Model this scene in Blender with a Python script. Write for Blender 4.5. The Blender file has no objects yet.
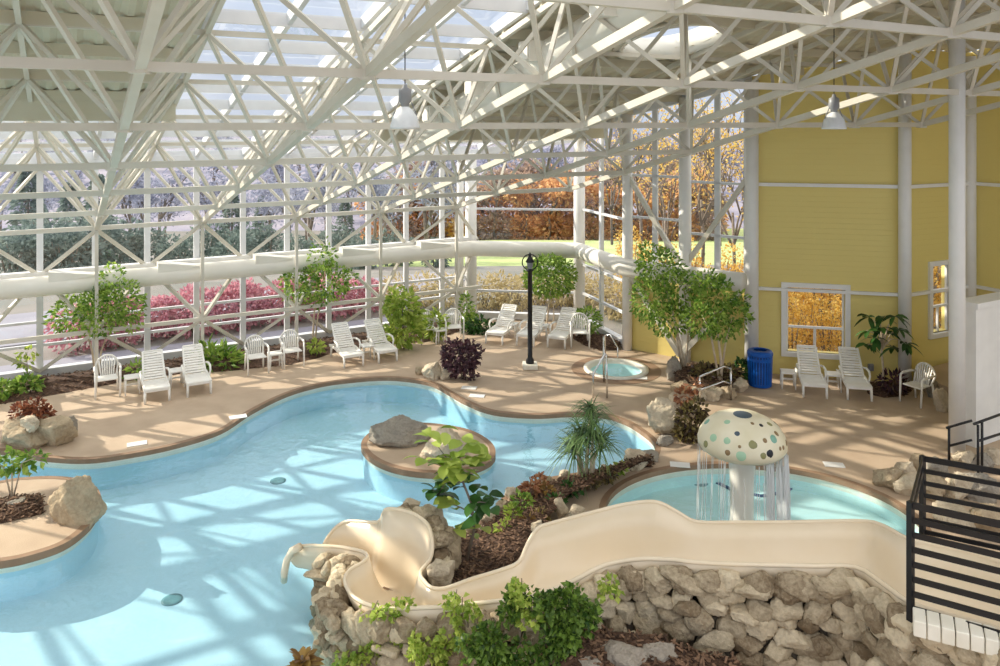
import bpy, math, random
from mathutils import Vector, Matrix, noise
from mathutils.geometry import delaunay_2d_cdt
RN = random.Random(11)
SC = bpy.context.scene
COL = SC.collection
PI = math.pi

# ---------------------------------------------------------------- camera, sky, sun, exposure
F, YH, HC = 780.0, 122.0, 6.0          # focal length in pixels, horizon row, eye height
cam_d = bpy.data.cameras.new('camera')
cam = bpy.data.objects.new('camera', cam_d)
COL.objects.link(cam)
cam.location = (0, 0, HC)
cam.rotation_euler = (PI / 2, 0, 0)
cam_d.sensor_width = 36
cam_d.sensor_fit = 'HORIZONTAL'
cam_d.lens = 36 * F / 1000
cam_d.shift_y = -(333 - YH) / 1000
cam_d.clip_end = 2000
SC.camera = cam

SUN_EL, SUN_AZ = math.radians(25.5), Vector((.935, -.355, 0)).normalized()   # light travels right and towards the viewer
sd = -Vector((SUN_AZ.x * math.cos(SUN_EL), SUN_AZ.y * math.cos(SUN_EL), -math.sin(SUN_EL)))
sun_d = bpy.data.lights.new('sun', 'SUN')
sun_d.energy = 6.2
sun_d.angle = math.radians(.6)
sun_d.color = (1, .90, .74)
sun = bpy.data.objects.new('sun', sun_d)
COL.objects.link(sun)
sun.rotation_euler = sd.to_track_quat('Z', 'Y').to_euler()
sun.location = (-20, 20, 30)

wd = bpy.data.worlds.new('world')
SC.world = wd
wd.use_nodes = True
wn, wl = wd.node_tree.nodes, wd.node_tree.links
wn.clear()
w_out = wn.new('ShaderNodeOutputWorld')
w_bg = wn.new('ShaderNodeBackground')
w_tc = wn.new('ShaderNodeTexCoord')
w_sp = wn.new('ShaderNodeSeparateXYZ')
w_rp = wn.new('ShaderNodeValToRGB')          # pale blue low down, bright thin cloud overhead
w_rp.color_ramp.elements[0].position = .0
w_rp.color_ramp.elements[0].color = (.60, .66, .78, 1)
w_rp.color_ramp.elements[1].position = .75
w_rp.color_ramp.elements[1].color = (1.9, 1.85, 1.78, 1)
e_ = w_rp.color_ramp.elements.new(.22)
e_.color = (.66, .76, .92, 1)
w_no = wn.new('ShaderNodeTexNoise')
w_no.inputs['Scale'].default_value = 4.2
w_no.inputs['Detail'].default_value = 6
w_r2 = wn.new('ShaderNodeValToRGB')
w_r2.color_ramp.elements[0].position = .48
w_r2.color_ramp.elements[0].color = (0, 0, 0, 1)
w_r2.color_ramp.elements[1].position = .72
w_r2.color_ramp.elements[1].color = (.5, .5, .5, 1)
w_mx = wn.new('ShaderNodeMix')
w_mx.data_type = 'RGBA'
w_mx.inputs[7].default_value = (1.25, 1.22, 1.2, 1)
wl.new(w_tc.outputs['Generated'], w_sp.inputs[0])
wl.new(w_sp.outputs['Z'], w_rp.inputs['Fac'])
wl.new(w_tc.outputs['Generated'], w_no.inputs['Vector'])
wl.new(w_no.outputs['Fac'], w_r2.inputs['Fac'])
wl.new(w_r2.outputs['Color'], w_mx.inputs[0])
wl.new(w_rp.outputs['Color'], w_mx.inputs[6])
wl.new(w_mx.outputs[2], w_bg.inputs['Color'])
wl.new(w_bg.outputs['Background'], w_out.inputs['Surface'])
w_bg.inputs['Strength'].default_value = .92

SC.view_settings.view_transform = 'Standard'
SC.view_settings.look = 'None'
SC.view_settings.exposure = 0.22
SC.view_settings.gamma = 1
SC.view_settings.use_curve_mapping = False
SC.cycles.use_denoising = True
SC.cycles.transparent_max_bounces = 16
SC.cycles.sample_clamp_indirect = 6

# ---------------------------------------------------------------- coordinates
CU, SU = .8736, .4867


def P(px, py, z=0.0):
    """World point of height z seen at photograph pixel (px, py)."""
    d = F * (HC - z) / (py - YH)
    return Vector(((px - 500) / F * d, d, z))


def PD(px, py, d):
    """World point at distance d seen at photograph pixel (px, py)."""
    return Vector(((px - 500) / F * d, d, HC - (py - YH) * d / F))


def UV(u, v, z=0.0):
    """Building grid: u runs along the long glass wall, v towards it."""
    return Vector((u * CU - v * SU, u * SU + v * CU, z))


def uv_of(p):
    return p.x * CU + p.y * SU, -p.x * SU + p.y * CU


def zb(v):
    return 3.5 + .249 * (20.5 - v)


TD = 1.65
PU, U0, VIN, PV, VG = 2.31, .63, 20.3, 2.4, 21.3


def zr(v):
    return zb(v) + TD + .16


# ---------------------------------------------------------------- mesh builder
class MB:
    def __init__(s):
        s.v, s.f, s.m, s.mi = [], [], [], 0

    def add(s, vs, fs):
        b = len(s.v)
        s.v += [tuple(p) for p in vs]
        s.f += [tuple(i + b for i in f) for f in fs]
        s.m += [s.mi] * len(fs)

    def box(s, c, size, rot=None):
        c = Vector(c)
        x, y, z = size[0] / 2, size[1] / 2, size[2] / 2
        pts = [Vector((a, b, d)) for a in (-x, x) for b in (-y, y) for d in (-z, z)]
        if rot is not None:
            pts = [rot @ p for p in pts]
        s.add([p + c for p in pts], [(0, 1, 3, 2), (4, 6, 7, 5), (0, 4, 5, 1), (2, 3, 7, 6), (0, 2, 6, 4), (1, 5, 7, 3)])

    def beam(s, p, q, w, h=None, up=Vector((0, 0, 1))):
        h = h or w
        p, q = Vector(p), Vector(q)
        d = (q - p)
        if d.length < 1e-5:
            return
        d.normalize()
        if abs(d.dot(up)) > .98:
            up = Vector((CU, SU, 0))
        a = d.cross(up).normalized()
        b = a.cross(d).normalized()
        o = []
        for e in (p, q):
            for i, j in ((-1, -1), (1, -1), (1, 1), (-1, 1)):
                o.append(e + a * (i * w / 2) + b * (j * h / 2))
        s.add(o, [(0, 1, 2, 3), (7, 6, 5, 4), (0, 4, 5, 1), (1, 5, 6, 2), (2, 6, 7, 3), (3, 7, 4, 0)])

    def tube(s, pts, r, n=8, closed=False):
        pts = [Vector(p) for p in pts]
        rr = r if isinstance(r, (list, tuple)) else [r] * len(pts)
        N = len(pts)
        vs, a = [], None
        for i, p in enumerate(pts):
            if closed:
                d = pts[(i + 1) % N] - pts[i - 1]
            else:
                d = pts[min(i + 1, N - 1)] - pts[max(i - 1, 0)]
            d.normalize()
            if a is None:
                t = Vector((0, 0, 1)) if abs(d.z) < .9 else Vector((1, 0, 0))
                a = d.cross(t).normalized()
            a = (a - d * a.dot(d)).normalized()
            b = d.cross(a)
            for k in range(n):
                t = 2 * PI * k / n
                vs.append(p + (a * math.cos(t) + b * math.sin(t)) * rr[i])
        fs = []
        M = N if closed else N - 1
        for i in range(M):
            j = (i + 1) % N
            for k in range(n):
                k2 = (k + 1) % n
                fs.append((i * n + k, i * n + k2, j * n + k2, j * n + k))
        if not closed:
            fs.append(tuple(range(n - 1, -1, -1)))
            fs.append(tuple((N - 1) * n + k for k in range(n)))
        s.add(vs, fs)

    def lathe(s, prof, n=24, c=(0, 0, 0)):
        c = Vector(c)
        vs, fs = [], []
        for r, z in prof:
            for k in range(n):
                t = 2 * PI * k / n
                vs.append(c + Vector((r * math.cos(t), r * math.sin(t), z)))
        for i in range(len(prof) - 1):
            for k in range(n):
                k2 = (k + 1) % n
                fs.append((i * n + k, i * n + k2, (i + 1) * n + k2, (i + 1) * n + k))
        s.add(vs, fs)

    def prism(s, poly, z0, z1):
        n = len(poly)
        a = sum(poly[i][0] * poly[(i + 1) % n][1] - poly[(i + 1) % n][0] * poly[i][1] for i in range(n))
        if a < 0:
            poly = poly[::-1]
        vs = [(p[0], p[1], z0) for p in poly] + [(p[0], p[1], z1) for p in poly]
        fs = [tuple(range(n - 1, -1, -1)), tuple(range(n, 2 * n))]
        fs += [(i, (i + 1) % n, n + (i + 1) % n, n + i) for i in range(n)]
        s.add(vs, fs)

    def build(s, name, mat, parent=None, smooth=False, loc=None):
        me = bpy.data.meshes.new(name)
        me.from_pydata(s.v, [], s.f)
        for m in (mat if isinstance(mat, (list, tuple)) else [mat]):
            me.materials.append(m)
        if any(s.m):
            me.polygons.foreach_set('material_index', s.m)
        if smooth:
            me.polygons.foreach_set('use_smooth', [True] * len(me.polygons))
        me.update()
        o = bpy.data.objects.new(name, me)
        COL.objects.link(o)
        if parent:
            o.parent = parent
        if loc is not None:
            o.location = loc
        return o


def bevel(o, w=.01, seg=2):
    m = o.modifiers.new('bevel', 'BEVEL')
    m.width, m.segments, m.limit_method = w, seg, 'ANGLE'
    return o


def tag(o, label, cat, group=None, kind=None):
    o['label'], o['category'] = label, cat
    if group:
        o['group'] = group
    if kind:
        o['kind'] = kind
    return o


def thing(name, label, cat, loc=(0, 0, 0), rz=0.0, group=None):
    o = bpy.data.objects.new(name, None)
    o.empty_display_size = .2
    COL.objects.link(o)
    o.location = loc
    o.rotation_euler = (0, 0, rz)
    return tag(o, label, cat, group)


def struct(o):
    o['kind'] = 'structure'
    return o


def structure_root(name):
    o = bpy.data.objects.new(name, None)
    COL.objects.link(o)
    return struct(o)


def dup(root, loc, rz, label, group=None, scale=None):
    r = root.copy()
    COL.objects.link(r)
    r.location = loc
    r.rotation_euler = (0, 0, rz)
    if scale:
        r.scale = scale
    r['label'] = label
    if group:
        r['group'] = group
    for ch in list(root.children):
        c = ch.copy()
        COL.objects.link(c)
        c.parent = r
        for g in list(ch.children):
            d = g.copy()
            COL.objects.link(d)
            d.parent = c
    return r


# ---------------------------------------------------------------- materials
def rgb(h):
    h = h.lstrip('#')
    c = [int(h[i:i + 2], 16) / 255 for i in (0, 2, 4)]
    return tuple(x / 12.92 if x <= .04045 else ((x + .055) / 1.055) ** 2.4 for x in c) + (1,)


def mat(name, c1, c2=None, scale=6, rough=.6, bump=0, bscale=None, metal=0, detail=5, spec=.4, coord='Object', island=False, trans=0, spots=None):
    m = bpy.data.materials.new(name)
    m.use_nodes = True
    nt = m.node_tree
    b = nt.nodes['Principled BSDF']
    b.inputs['Roughness'].default_value = rough
    b.inputs['Metallic'].default_value = metal
    b.inputs['Specular IOR Level'].default_value = spec
    c1 = rgb(c1)
    b.inputs['Base Color'].default_value = c1
    tc = nt.nodes.new('ShaderNodeTexCoord')
    if c2:
        rp = nt.nodes.new('ShaderNodeValToRGB')
        rp.color_ramp.elements[0].color = c1
        rp.color_ramp.elements[1].color = rgb(c2)
        if island:
            g = nt.nodes.new('ShaderNodeNewGeometry')
            nt.links.new(g.outputs['Random Per Island'], rp.inputs['Fac'])
        else:
            rp.color_ramp.elements[0].position = .3
            rp.color_ramp.elements[1].position = .7
            n = nt.nodes.new('ShaderNodeTexNoise')
            n.inputs['Scale'].default_value = scale
            n.inputs['Detail'].default_value = detail
            nt.links.new(tc.outputs[coord], n.inputs['Vector'])
            nt.links.new(n.outputs['Fac'], rp.inputs['Fac'])
        nt.links.new(rp.outputs['Color'], b.inputs['Base Color'])
    if bump:
        n2 = nt.nodes.new('ShaderNodeTexNoise')
        n2.inputs['Scale'].default_value = bscale or scale * 4
        n2.inputs['Detail'].default_value = 6
        nt.links.new(tc.outputs[coord], n2.inputs['Vector'])
        bp = nt.nodes.new('ShaderNodeBump')
        bp.inputs['Strength'].default_value = bump
        bp.inputs['Distance'].default_value = .03
        nt.links.new(n2.outputs['Fac'], bp.inputs['Height'])
        nt.links.new(bp.outputs['Normal'], b.inputs['Normal'])
    if trans:
        tr = nt.nodes.new('ShaderNodeBsdfTranslucent')
        mx = nt.nodes.new('ShaderNodeMixShader')
        mx.inputs['Fac'].default_value = trans
        if c2:
            nt.links.new(rp.outputs['Color'], tr.inputs['Color'])
        else:
            tr.inputs['Color'].default_value = c1
        nt.links.new(b.outputs['BSDF'], mx.inputs[1])
        nt.links.new(tr.outputs['BSDF'], mx.inputs[2])
        nt.links.new(mx.outputs['Shader'], nt.nodes['Material Output'].inputs['Surface'])
    return m


def thin_glass(name, tint, rough=0.0, ior=1.45, bump=0, bscale=3, refl=1.0):
    m = bpy.data.materials.new(name)
    m.use_nodes = True
    nt = m.node_tree
    nt.nodes.clear()
    out = nt.nodes.new('ShaderNodeOutputMaterial')
    tr = nt.nodes.new('ShaderNodeBsdfTransparent')
    tr.inputs['Color'].default_value = tuple(tint) + (1,)
    gl = nt.nodes.new('ShaderNodeBsdfGlossy')
    gl.inputs['Roughness'].default_value = rough
    gl.inputs['Color'].default_value = (refl, refl, refl, 1)
    fr = nt.nodes.new('ShaderNodeFresnel')
    ge = nt.nodes.new('ShaderNodeNewGeometry')      # same reflectance from both faces of a thin sheet
    mr = nt.nodes.new('ShaderNodeMapRange')
    mr.inputs['To Min'].default_value = ior
    mr.inputs['To Max'].default_value = 1 / ior
    nt.links.new(ge.outputs['Backfacing'], mr.inputs['Value'])
    nt.links.new(mr.outputs['Result'], fr.inputs['IOR'])
    mx = nt.nodes.new('ShaderNodeMixShader')
    nt.links.new(fr.outputs['Fac'], mx.inputs['Fac'])
    nt.links.new(tr.outputs['BSDF'], mx.inputs[1])
    nt.links.new(gl.outputs['BSDF'], mx.inputs[2])
    nt.links.new(mx.outputs['Shader'], out.inputs['Surface'])
    if bump:
        tc = nt.nodes.new('ShaderNodeTexCoord')
        n = nt.nodes.new('ShaderNodeTexNoise')
        n.inputs['Scale'].default_value = bscale
        n.inputs['Detail'].default_value = 3
        n.inputs['Distortion'].default_value = .6
        nt.links.new(tc.outputs['Object'], n.inputs['Vector'])
        bp = nt.nodes.new('ShaderNodeBump')
        bp.inputs['Strength'].default_value = bump
        bp.inputs['Distance'].default_value = .05
        nt.links.new(n.outputs['Fac'], bp.inputs['Height'])
        nt.links.new(bp.outputs['Normal'], gl.inputs['Normal'])
        nt.links.new(bp.outputs['Normal'], fr.inputs['Normal'])
    return m


def siding(name, c):
    m = mat(name, c, rough=.55)
    nt = m.node_tree
    b = nt.nodes['Principled BSDF']
    tc = nt.nodes.new('ShaderNodeTexCoord')
    sp = nt.nodes.new('ShaderNodeSeparateXYZ')
    mu = nt.nodes.new('ShaderNodeMath')
    mu.operation = 'MULTIPLY'
    mu.inputs[1].default_value = 1 / .125
    fr = nt.nodes.new('ShaderNodeMath')
    fr.operation = 'FRACT'
    nt.links.new(tc.outputs['Object'], sp.inputs[0])
    nt.links.new(sp.outputs['Z'], mu.inputs[0])
    nt.links.new(mu.outputs[0], fr.inputs[0])
    bp = nt.nodes.new('ShaderNodeBump')
    bp.invert = True
    bp.inputs['Strength'].default_value = .5
    bp.inputs['Distance'].default_value = .02
    nt.links.new(fr.outputs[0], bp.inputs['Height'])
    nt.links.new(bp.outputs['Normal'], b.inputs['Normal'])
    return m


def stone_mat(name, c1, c2, isl):
    """Rough stone: colour from a broad and a fine noise and, by the share isl, from stone to stone."""
    m = bpy.data.materials.new(name)
    m.use_nodes = True
    nt = m.node_tree
    N_, L_ = nt.nodes, nt.links
    b = N_['Principled BSDF']
    b.inputs['Roughness'].default_value = .92
    b.inputs['Specular IOR Level'].default_value = .2
    tc = N_.new('ShaderNodeTexCoord')
    n1, n2 = N_.new('ShaderNodeTexNoise'), N_.new('ShaderNodeTexNoise')
    for n, sc, de in ((n1, 5.0, 8), (n2, 26.0, 6)):
        n.inputs['Scale'].default_value = sc
        n.inputs['Detail'].default_value = de
        n.inputs['Roughness'].default_value = .65
        L_.new(tc.outputs['Object'], n.inputs['Vector'])
    g = N_.new('ShaderNodeNewGeometry')
    mx = N_.new('ShaderNodeMix')
    mx.inputs[0].default_value = isl
    L_.new(n1.outputs['Fac'], mx.inputs[2])
    L_.new(g.outputs['Random Per Island'], mx.inputs[3])
    ad = N_.new('ShaderNodeMath')
    ad.operation = 'MULTIPLY_ADD'
    ad.inputs[1].default_value = .55
    ad.inputs[2].default_value = -.27
    L_.new(n2.outputs['Fac'], ad.inputs[0])
    su = N_.new('ShaderNodeMath')
    L_.new(mx.outputs[0], su.inputs[0])
    L_.new(ad.outputs[0], su.inputs[1])
    rp = N_.new('ShaderNodeValToRGB')
    rp.color_ramp.elements[0].color = rgb(c1)
    rp.color_ramp.elements[1].color = rgb(c2)
    rp.color_ramp.elements[0].position = .22
    rp.color_ramp.elements[1].position = .74
    L_.new(su.outputs[0], rp.inputs['Fac'])
    L_.new(rp.outputs['Color'], b.inputs['Base Color'])
    bp = N_.new('ShaderNodeBump')
    bp.inputs['Strength'].default_value = .9
    bp.inputs['Distance'].default_value = .035
    L_.new(n2.outputs['Fac'], bp.inputs['Height'])
    L_.new(bp.outputs['Normal'], b.inputs['Normal'])
    return m


M = {}
M['steel'] = mat('white_painted_steel', '#cbc6b7', '#d6d1c4', 2, .45)
M['alu'] = mat('white_aluminium', '#d2d3d5', '#dcddde', 3, .4)
M['deckroof'] = mat('ribbed_steel_deck', '#c8c1aa', '#d1cab5', 1.2, .5)
M['duct'] = mat('painted_duct', '#e2dfd4', '#eae7dd', 2, .45)
M['glass'] = thin_glass('window_glass', (.93, .95, .98))
M['skyglass'] = thin_glass('skylight_glass', (.95, .97, 1.0))
M['yellow'] = siding('yellow_siding', '#e3d080')
M['white'] = mat('white_paint', '#e6e5e1', '#eeede9', 3, .5)
M['deck'] = mat('tan_pool_deck', '#b59f87', '#c6b198', 1.6, .75, .25, 60, detail=8)
M['deckrim'] = mat('deck_rim', '#8a6f58', '#9a7f66', 4, .7)
M['coping'] = mat('cream_tile', '#e6e0cf', '#f0ebdd', 5, .35)
M['poolwall'] = mat('pool_plaster', '#b4d8e6', '#c0e0ec', .7, .7)
M['kidfloor'] = mat('wading_pool_plaster', '#d2efee', '#dcf5f2', .8, .7)
M['water'] = thin_glass('pool_water', (.90, .975, .99), .02, 1.33, .35, 2.6)
_nt = M['water'].node_tree
_tc, _n1, _mp = _nt.nodes.new('ShaderNodeTexCoord'), _nt.nodes.new('ShaderNodeTexNoise'), _nt.nodes.new('ShaderNodeMapping')
_mp.inputs['Scale'].default_value = (1.0, 2.0, 1)
_mp.inputs['Rotation'].default_value = (0, 0, .5)
_n1.noise_type = 'RIDGED_MULTIFRACTAL' if hasattr(_n1, 'noise_type') else ''
_n1.inputs['Scale'].default_value = 1.7
_n1.inputs['Detail'].default_value = 2
_n1.inputs['Distortion'].default_value = .8
_cr = _nt.nodes.new('ShaderNodeValToRGB')
_cr.color_ramp.elements[0].position, _cr.color_ramp.elements[0].color = .25, (.84, .94, .97, 1)  # ripple pattern in the water tint imitates caustic light on the pool floor
_cr.color_ramp.elements[1].position, _cr.color_ramp.elements[1].color = .9, (1, 1, 1, 1)
_nt.links.new(_tc.outputs['Object'], _mp.inputs['Vector'])
_nt.links.new(_mp.outputs[0], _n1.inputs['Vector'])
_nt.links.new(_n1.outputs[0], _cr.inputs['Fac'])
_nt.links.new(_cr.outputs['Color'], next(n for n in _nt.nodes if n.type == 'BSDF_TRANSPARENT').inputs['Color'])
M['mulch'] = mat('bark_mulch', '#3a2a20', '#6b5140', 22, .95, .9, 40)
M['chip'] = mat('bark_chips', '#35251c', '#8d6f58', rough=.9, island=True)
M['rock'] = stone_mat('sandstone_rock', '#8f7c66', '#c9b799', .15)
M['rockw'] = stone_mat('pale_limestone', '#ab9a82', '#ddcfb6', .15)
M['rockg'] = stone_mat('grey_fieldstone', '#79736b', '#aea698', .15)
M['stonewall'] = stone_mat('wall_stones', '#84725a', '#e2d2b4', .5)
M['mortar'] = mat('dark_mortar', '#5c5347', '#71675a', 8, .95, .6, 30)
M['slide'] = mat('cream_fibreglass', '#e6d4b6', '#ecdcc2', 1.5, .22, spec=.5)
M['plastic'] = mat('white_resin', '#f0ede4', '#f6f4ee', 4, .4)
M['black'] = mat('black_metal', '#17171a', '#1f1f22', 5, .4)
M['chrome'] = mat('stainless_steel', '#d8d8d8', '#e6e6e6', 5, .18, metal=1)
M['blue'] = mat('blue_coated_metal', '#0e4fa6', '#1560bd', 5, .35)
M['grey'] = mat('grey_metal', '#85878a', '#95979a', 5, .4)
M['trunk'] = mat('pale_bark', '#b9a68c', '#d8c9b2', 9, .85, .4, 30)
M['bark'] = mat('grey_bark', '#6f6459', '#8d8174', 5, .9, .5, 20)
M['fig'] = mat('fig_leaves', '#4f7d2a', '#b4cc62', rough=.4, island=True, trans=.35)
M['ivy'] = mat('ivy_leaves', '#2d4f1c', '#84a346', rough=.4, island=True, trans=.3)
M['darkleaf'] = mat('dark_glossy_leaves', '#22431f', '#4c7a36', rough=.35, island=True, trans=.2)
M['bright'] = mat('lime_leaves', '#7a9a34', '#cfdb70', rough=.45, island=True, trans=.4)
M['purple'] = mat('purple_leaves', '#2e1b26', '#6b4a50', rough=.5, island=True, trans=.2)
M['croton'] = mat('copper_leaves', '#7d4a34', '#cf9a70', rough=.5, island=True, trans=.2)
M['bronze'] = mat('bronze_leaves', '#6b4a2a', '#b3924e', rough=.5, island=True, trans=.25)
M['copper'] = mat('russet_leaves', '#5d2f24', '#b4714c', rough=.5, island=True, trans=.2)
M['spike'] = mat('blade_leaves', '#3c5a34', '#87a566', rough=.45, island=True, trans=.2)
M['coleus'] = mat('two_tone_leaves', '#2b1420', '#93854e', rough=.5, island=True, trans=.2)
M['mush'] = mat('mushroom_cream', '#dcd3b2', '#ece5cc', 2.5, .3)
M['stem'] = mat('mushroom_white', '#e8e6dc', '#f2f0e8', 2, .3)
M['orange'] = mat('orange_autumn_leaves', '#c48c5c', '#edc690', rough=.7, island=True, trans=.6)
M['gold'] = mat('golden_autumn_leaves', '#d0a040', '#f5dc86', rough=.7, island=True, trans=.55)
M['russet'] = mat('russet_twigs', '#8f7f7a', '#c4aa96', rough=.8, island=True, trans=.4)
M['haze'] = mat('hazed_bare_twigs', '#8d92a8', '#b7b9c8', rough=.9, island=True, trans=.4)  # distance haze painted into the twig colour as bluish grey
M['ever'] = mat('hazed_evergreen_needles', '#5d6e68', '#8b9a92', rough=.8, island=True, trans=.4)  # needle green paled and greyed to paint in the outdoor haze
M['pink'] = mat('burning_bush_leaves', '#b0697c', '#dca6ae', rough=.7, island=True, trans=.4)
M['dry'] = mat('dry_grass_leaves', '#a89a72', '#d8c89a', rough=.8, island=True, trans=.4)
M['lawn'] = mat('lawn', '#98a968', '#b0bc7c', .15, .9, .3, 8)
M['field'] = mat('leaf_strewn_ground', '#6f716a', '#8b847f', .3, .95, .3, 6)
M['road'] = mat('pale_asphalt', '#85848e', '#94939c', .6, .9)
M['hill'] = mat('hazed_wooded_hillside', '#77768a', '#a19aa2', .12, .95, .8, 1.2, detail=8)  # bluish cast puts the distant haze into the slope colour
M['stripe'] = mat('dark_blue_tile', '#1d3f6e', '#24497a', 5, .4)
M['drain'] = mat('grey_green_plate', '#4f7f86', '#5f8f94', 8, .5)
M['lens'] = mat('lamp_lens', '#d9dde0', '#eef1f3', 5, .25)
M['drip'] = mat('falling_water', '#f4f7f8', rough=.2)
_nt = M['drip'].node_tree
_tr, _mx = _nt.nodes.new('ShaderNodeBsdfTransparent'), _nt.nodes.new('ShaderNodeMixShader')
_mx.inputs[0].default_value = .45
_nt.links.new(_tr.outputs[0], _mx.inputs[1])
_nt.links.new(_nt.nodes['Principled BSDF'].outputs[0], _mx.inputs[2])
_nt.links.new(_mx.outputs[0], _nt.nodes['Material Output'].inputs['Surface'])
M['slab'] = stone_mat('flat_stone', '#8a8176', '#b3a99b', .15)


# ---------------------------------------------------------------- helpers: polygons, rocks, leaves
def inside(p, poly):
    x, y, c = p[0], p[1], False
    j = len(poly) - 1
    for i in range(len(poly)):
        xi, yi, xj, yj = poly[i][0], poly[i][1], poly[j][0], poly[j][1]
        if (yi > y) != (yj > y) and x < (xj - xi) * (y - yi) / (yj - yi) + xi:
            c = not c
        j = i
    return c


def spline(pts, n=6, closed=True):
    pts = [Vector((p[0], p[1])) for p in pts]
    N, out = len(pts), []
    for i in range(N if closed else N - 1):
        if closed:
            a, b, c, d = pts[i - 1], pts[i], pts[(i + 1) % N], pts[(i + 2) % N]
        else:
            a, b, c, d = pts[max(i - 1, 0)], pts[i], pts[i + 1], pts[min(i + 2, N - 1)]
        for k in range(n):
            t = k / n
            out.append(.5 * ((2 * b) + (c - a) * t + (2 * a - 5 * b + 4 * c - d) * t * t + (3 * b - a - 3 * c + d) * t ** 3))
    if not closed:
        out.append(pts[-1])
    return out


def offset(poly, dist):
    """Move a closed outline outwards by dist."""
    n = len(poly)
    a = sum(poly[i][0] * poly[(i + 1) % n][1] - poly[(i + 1) % n][0] * poly[i][1] for i in range(n))
    sg = 1 if a > 0 else -1
    out = []
    for i in range(n):
        t = Vector(poly[(i + 1) % n][:2]) - Vector(poly[i - 1][:2])
        t.normalize()
        out.append(Vector(poly[i][:2]) + Vector((t.y, -t.x)) * sg * dist)
    return out


def flat(mb, outer, holes, z, down=False):
    vs, es = [], []
    for lp in [outer] + holes:
        b = len(vs)
        vs += [Vector((p[0], p[1])) for p in lp]
        es += [(b + i, b + (i + 1) % len(lp)) for i in range(len(lp))]
    r = delaunay_2d_cdt(vs, es, [], 0, 1e-5)
    ov, fs = r[0], r[2]
    keep = []
    for f in fs:
        c = sum((ov[i] for i in f), Vector((0, 0))) / len(f)
        if inside(c, outer) and not any(inside(c, h) for h in holes):
            a = ov[f[0]], ov[f[1]], ov[f[2]]
            cr = (a[1] - a[0]).cross(a[2] - a[0])
            keep.append(tuple(f) if (cr > 0) != down else tuple(reversed(f)))
    mb.add([(p.x, p.y, z) for p in ov], keep)


def ring(mb, poly, z0, z1):
    """Vertical band along a closed outline."""
    n = len(poly)
    mb.add([(p[0], p[1], z0) for p in poly] + [(p[0], p[1], z1) for p in poly], [(i, (i + 1) % n, n + (i + 1) % n, n + i) for i in range(n)])


def ico(sub):
    import bmesh
    bm = bmesh.new()
    bmesh.ops.create_icosphere(bm, subdivisions=sub, radius=1)
    v = [x.co.copy() for x in bm.verts]
    f = [tuple(q.index for q in p.verts) for p in bm.faces]
    bm.free()
    return v, f


ICO3, ICO4, ICO5 = ico(3), ico(4), ico(5)


def rock_verts(src, size, seed, angular=.55, rz=0):
    rr = random.Random(seed)
    off = Vector((rr.random() * 50, rr.random() * 50, rr.random() * 50))
    cuts = []
    for _ in range(9):
        n = Vector((rr.uniform(-1, 1), rr.uniform(-1, 1), rr.uniform(-.7, 1))).normalized()
        cuts.append((n, rr.uniform(.62, .88)))
    cr, sr = math.cos(rz), math.sin(rz)
    out = []
    for p in src:
        q = p.copy()
        q = Vector([math.copysign(abs(c) ** .72, c) for c in q])
        for n, d in cuts:
            t = q.dot(n) - d
            if t > 0:
                q -= n * t
        rg = 1 - abs(noise.noise(q * 2.6 + off)) * 2
        q *= 1 + .15 * noise.noise(q * 1.7 + off) + .09 * noise.noise(q * 4.5 + off) + .05 * noise.noise(q * 10 + off) - .10 * max(0, rg - .6)
        x, y, z = q.x * size[0] / 2, q.y * size[1] / 2, q.z * size[2] / 2
        out.append(Vector((x * cr - y * sr, x * sr + y * cr, z)))
    return out


def rock(px, py, w, h, label, m='rock', z=0.0, depth=.8, group=None, name='rock', cat='rock', seed=None, pos=None):
    """A boulder whose foot is at pixel (px, py) on height z, w by h pixels."""
    p = pos or P(px, py, z)
    k = p.y / F
    W, H = w * k, h * k * 1.02
    D = W * depth
    seed = seed if seed is not None else int(px * 7 + py * 3)
    mb = MB()
    mb.add([v + Vector((0, 0, H * .42)) for v in rock_verts(ICO5[0], (W * 1.1, D * 1.1, H * 1.16), seed, .7)], ICO5[1])
    o = mb.build(name, M[m], None, True, (p.x, p.y + D * .35, z))
    return tag(o, label, cat, group)


def leaf(mb, p, d, L, W, fold=.25, rr=RN):
    d = d.normalized()
    t = Vector((rr.uniform(-1, 1), rr.uniform(-1, 1), rr.uniform(-1, 1)))
    s = d.cross(t)
    if s.length < 1e-4:
        s = d.cross(Vector((0, 0, 1.1)))
    s.normalize()
    n = s.cross(d)
    m_ = p + d * L * .5
    mb.add([p, m_ + s * W / 2 + n * fold * W, p + d * L - n * .1 * L, m_ - s * W / 2 + n * fold * W], [(0, 1, 2), (0, 2, 3)])


def big_leaf(mb, p, d, L, W, rr=RN, droop=.3):
    """A broad leaf with a fold down the middle and a drooping tip."""
    d = d.normalized()
    up = Vector((0, 0, 1))
    s = d.cross(up)
    if s.length < 1e-3:
        s = Vector((1, 0, 0))
    s = (s.normalized() + Vector((rr.uniform(-.3, .3), rr.uniform(-.3, .3), rr.uniform(-.5, .5)))).normalized()
    n = s.cross(d).normalized()
    vs, fs = [], []
    for i, (t, w) in enumerate(((0, .08), (.25, .8), (.55, 1), (.82, .7), (1, .05))):
        c = p + d * L * t - up * droop * L * t * t
        vs += [c + s * w * W / 2 + n * .12 * W * w, c, c - s * w * W / 2 + n * .12 * W * w]
        if i:
            b = (i - 1) * 3
            fs += [(b, b + 1, b + 4, b + 3), (b + 1, b + 2, b + 5, b + 4)]
    mb.add(vs, fs)


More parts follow.
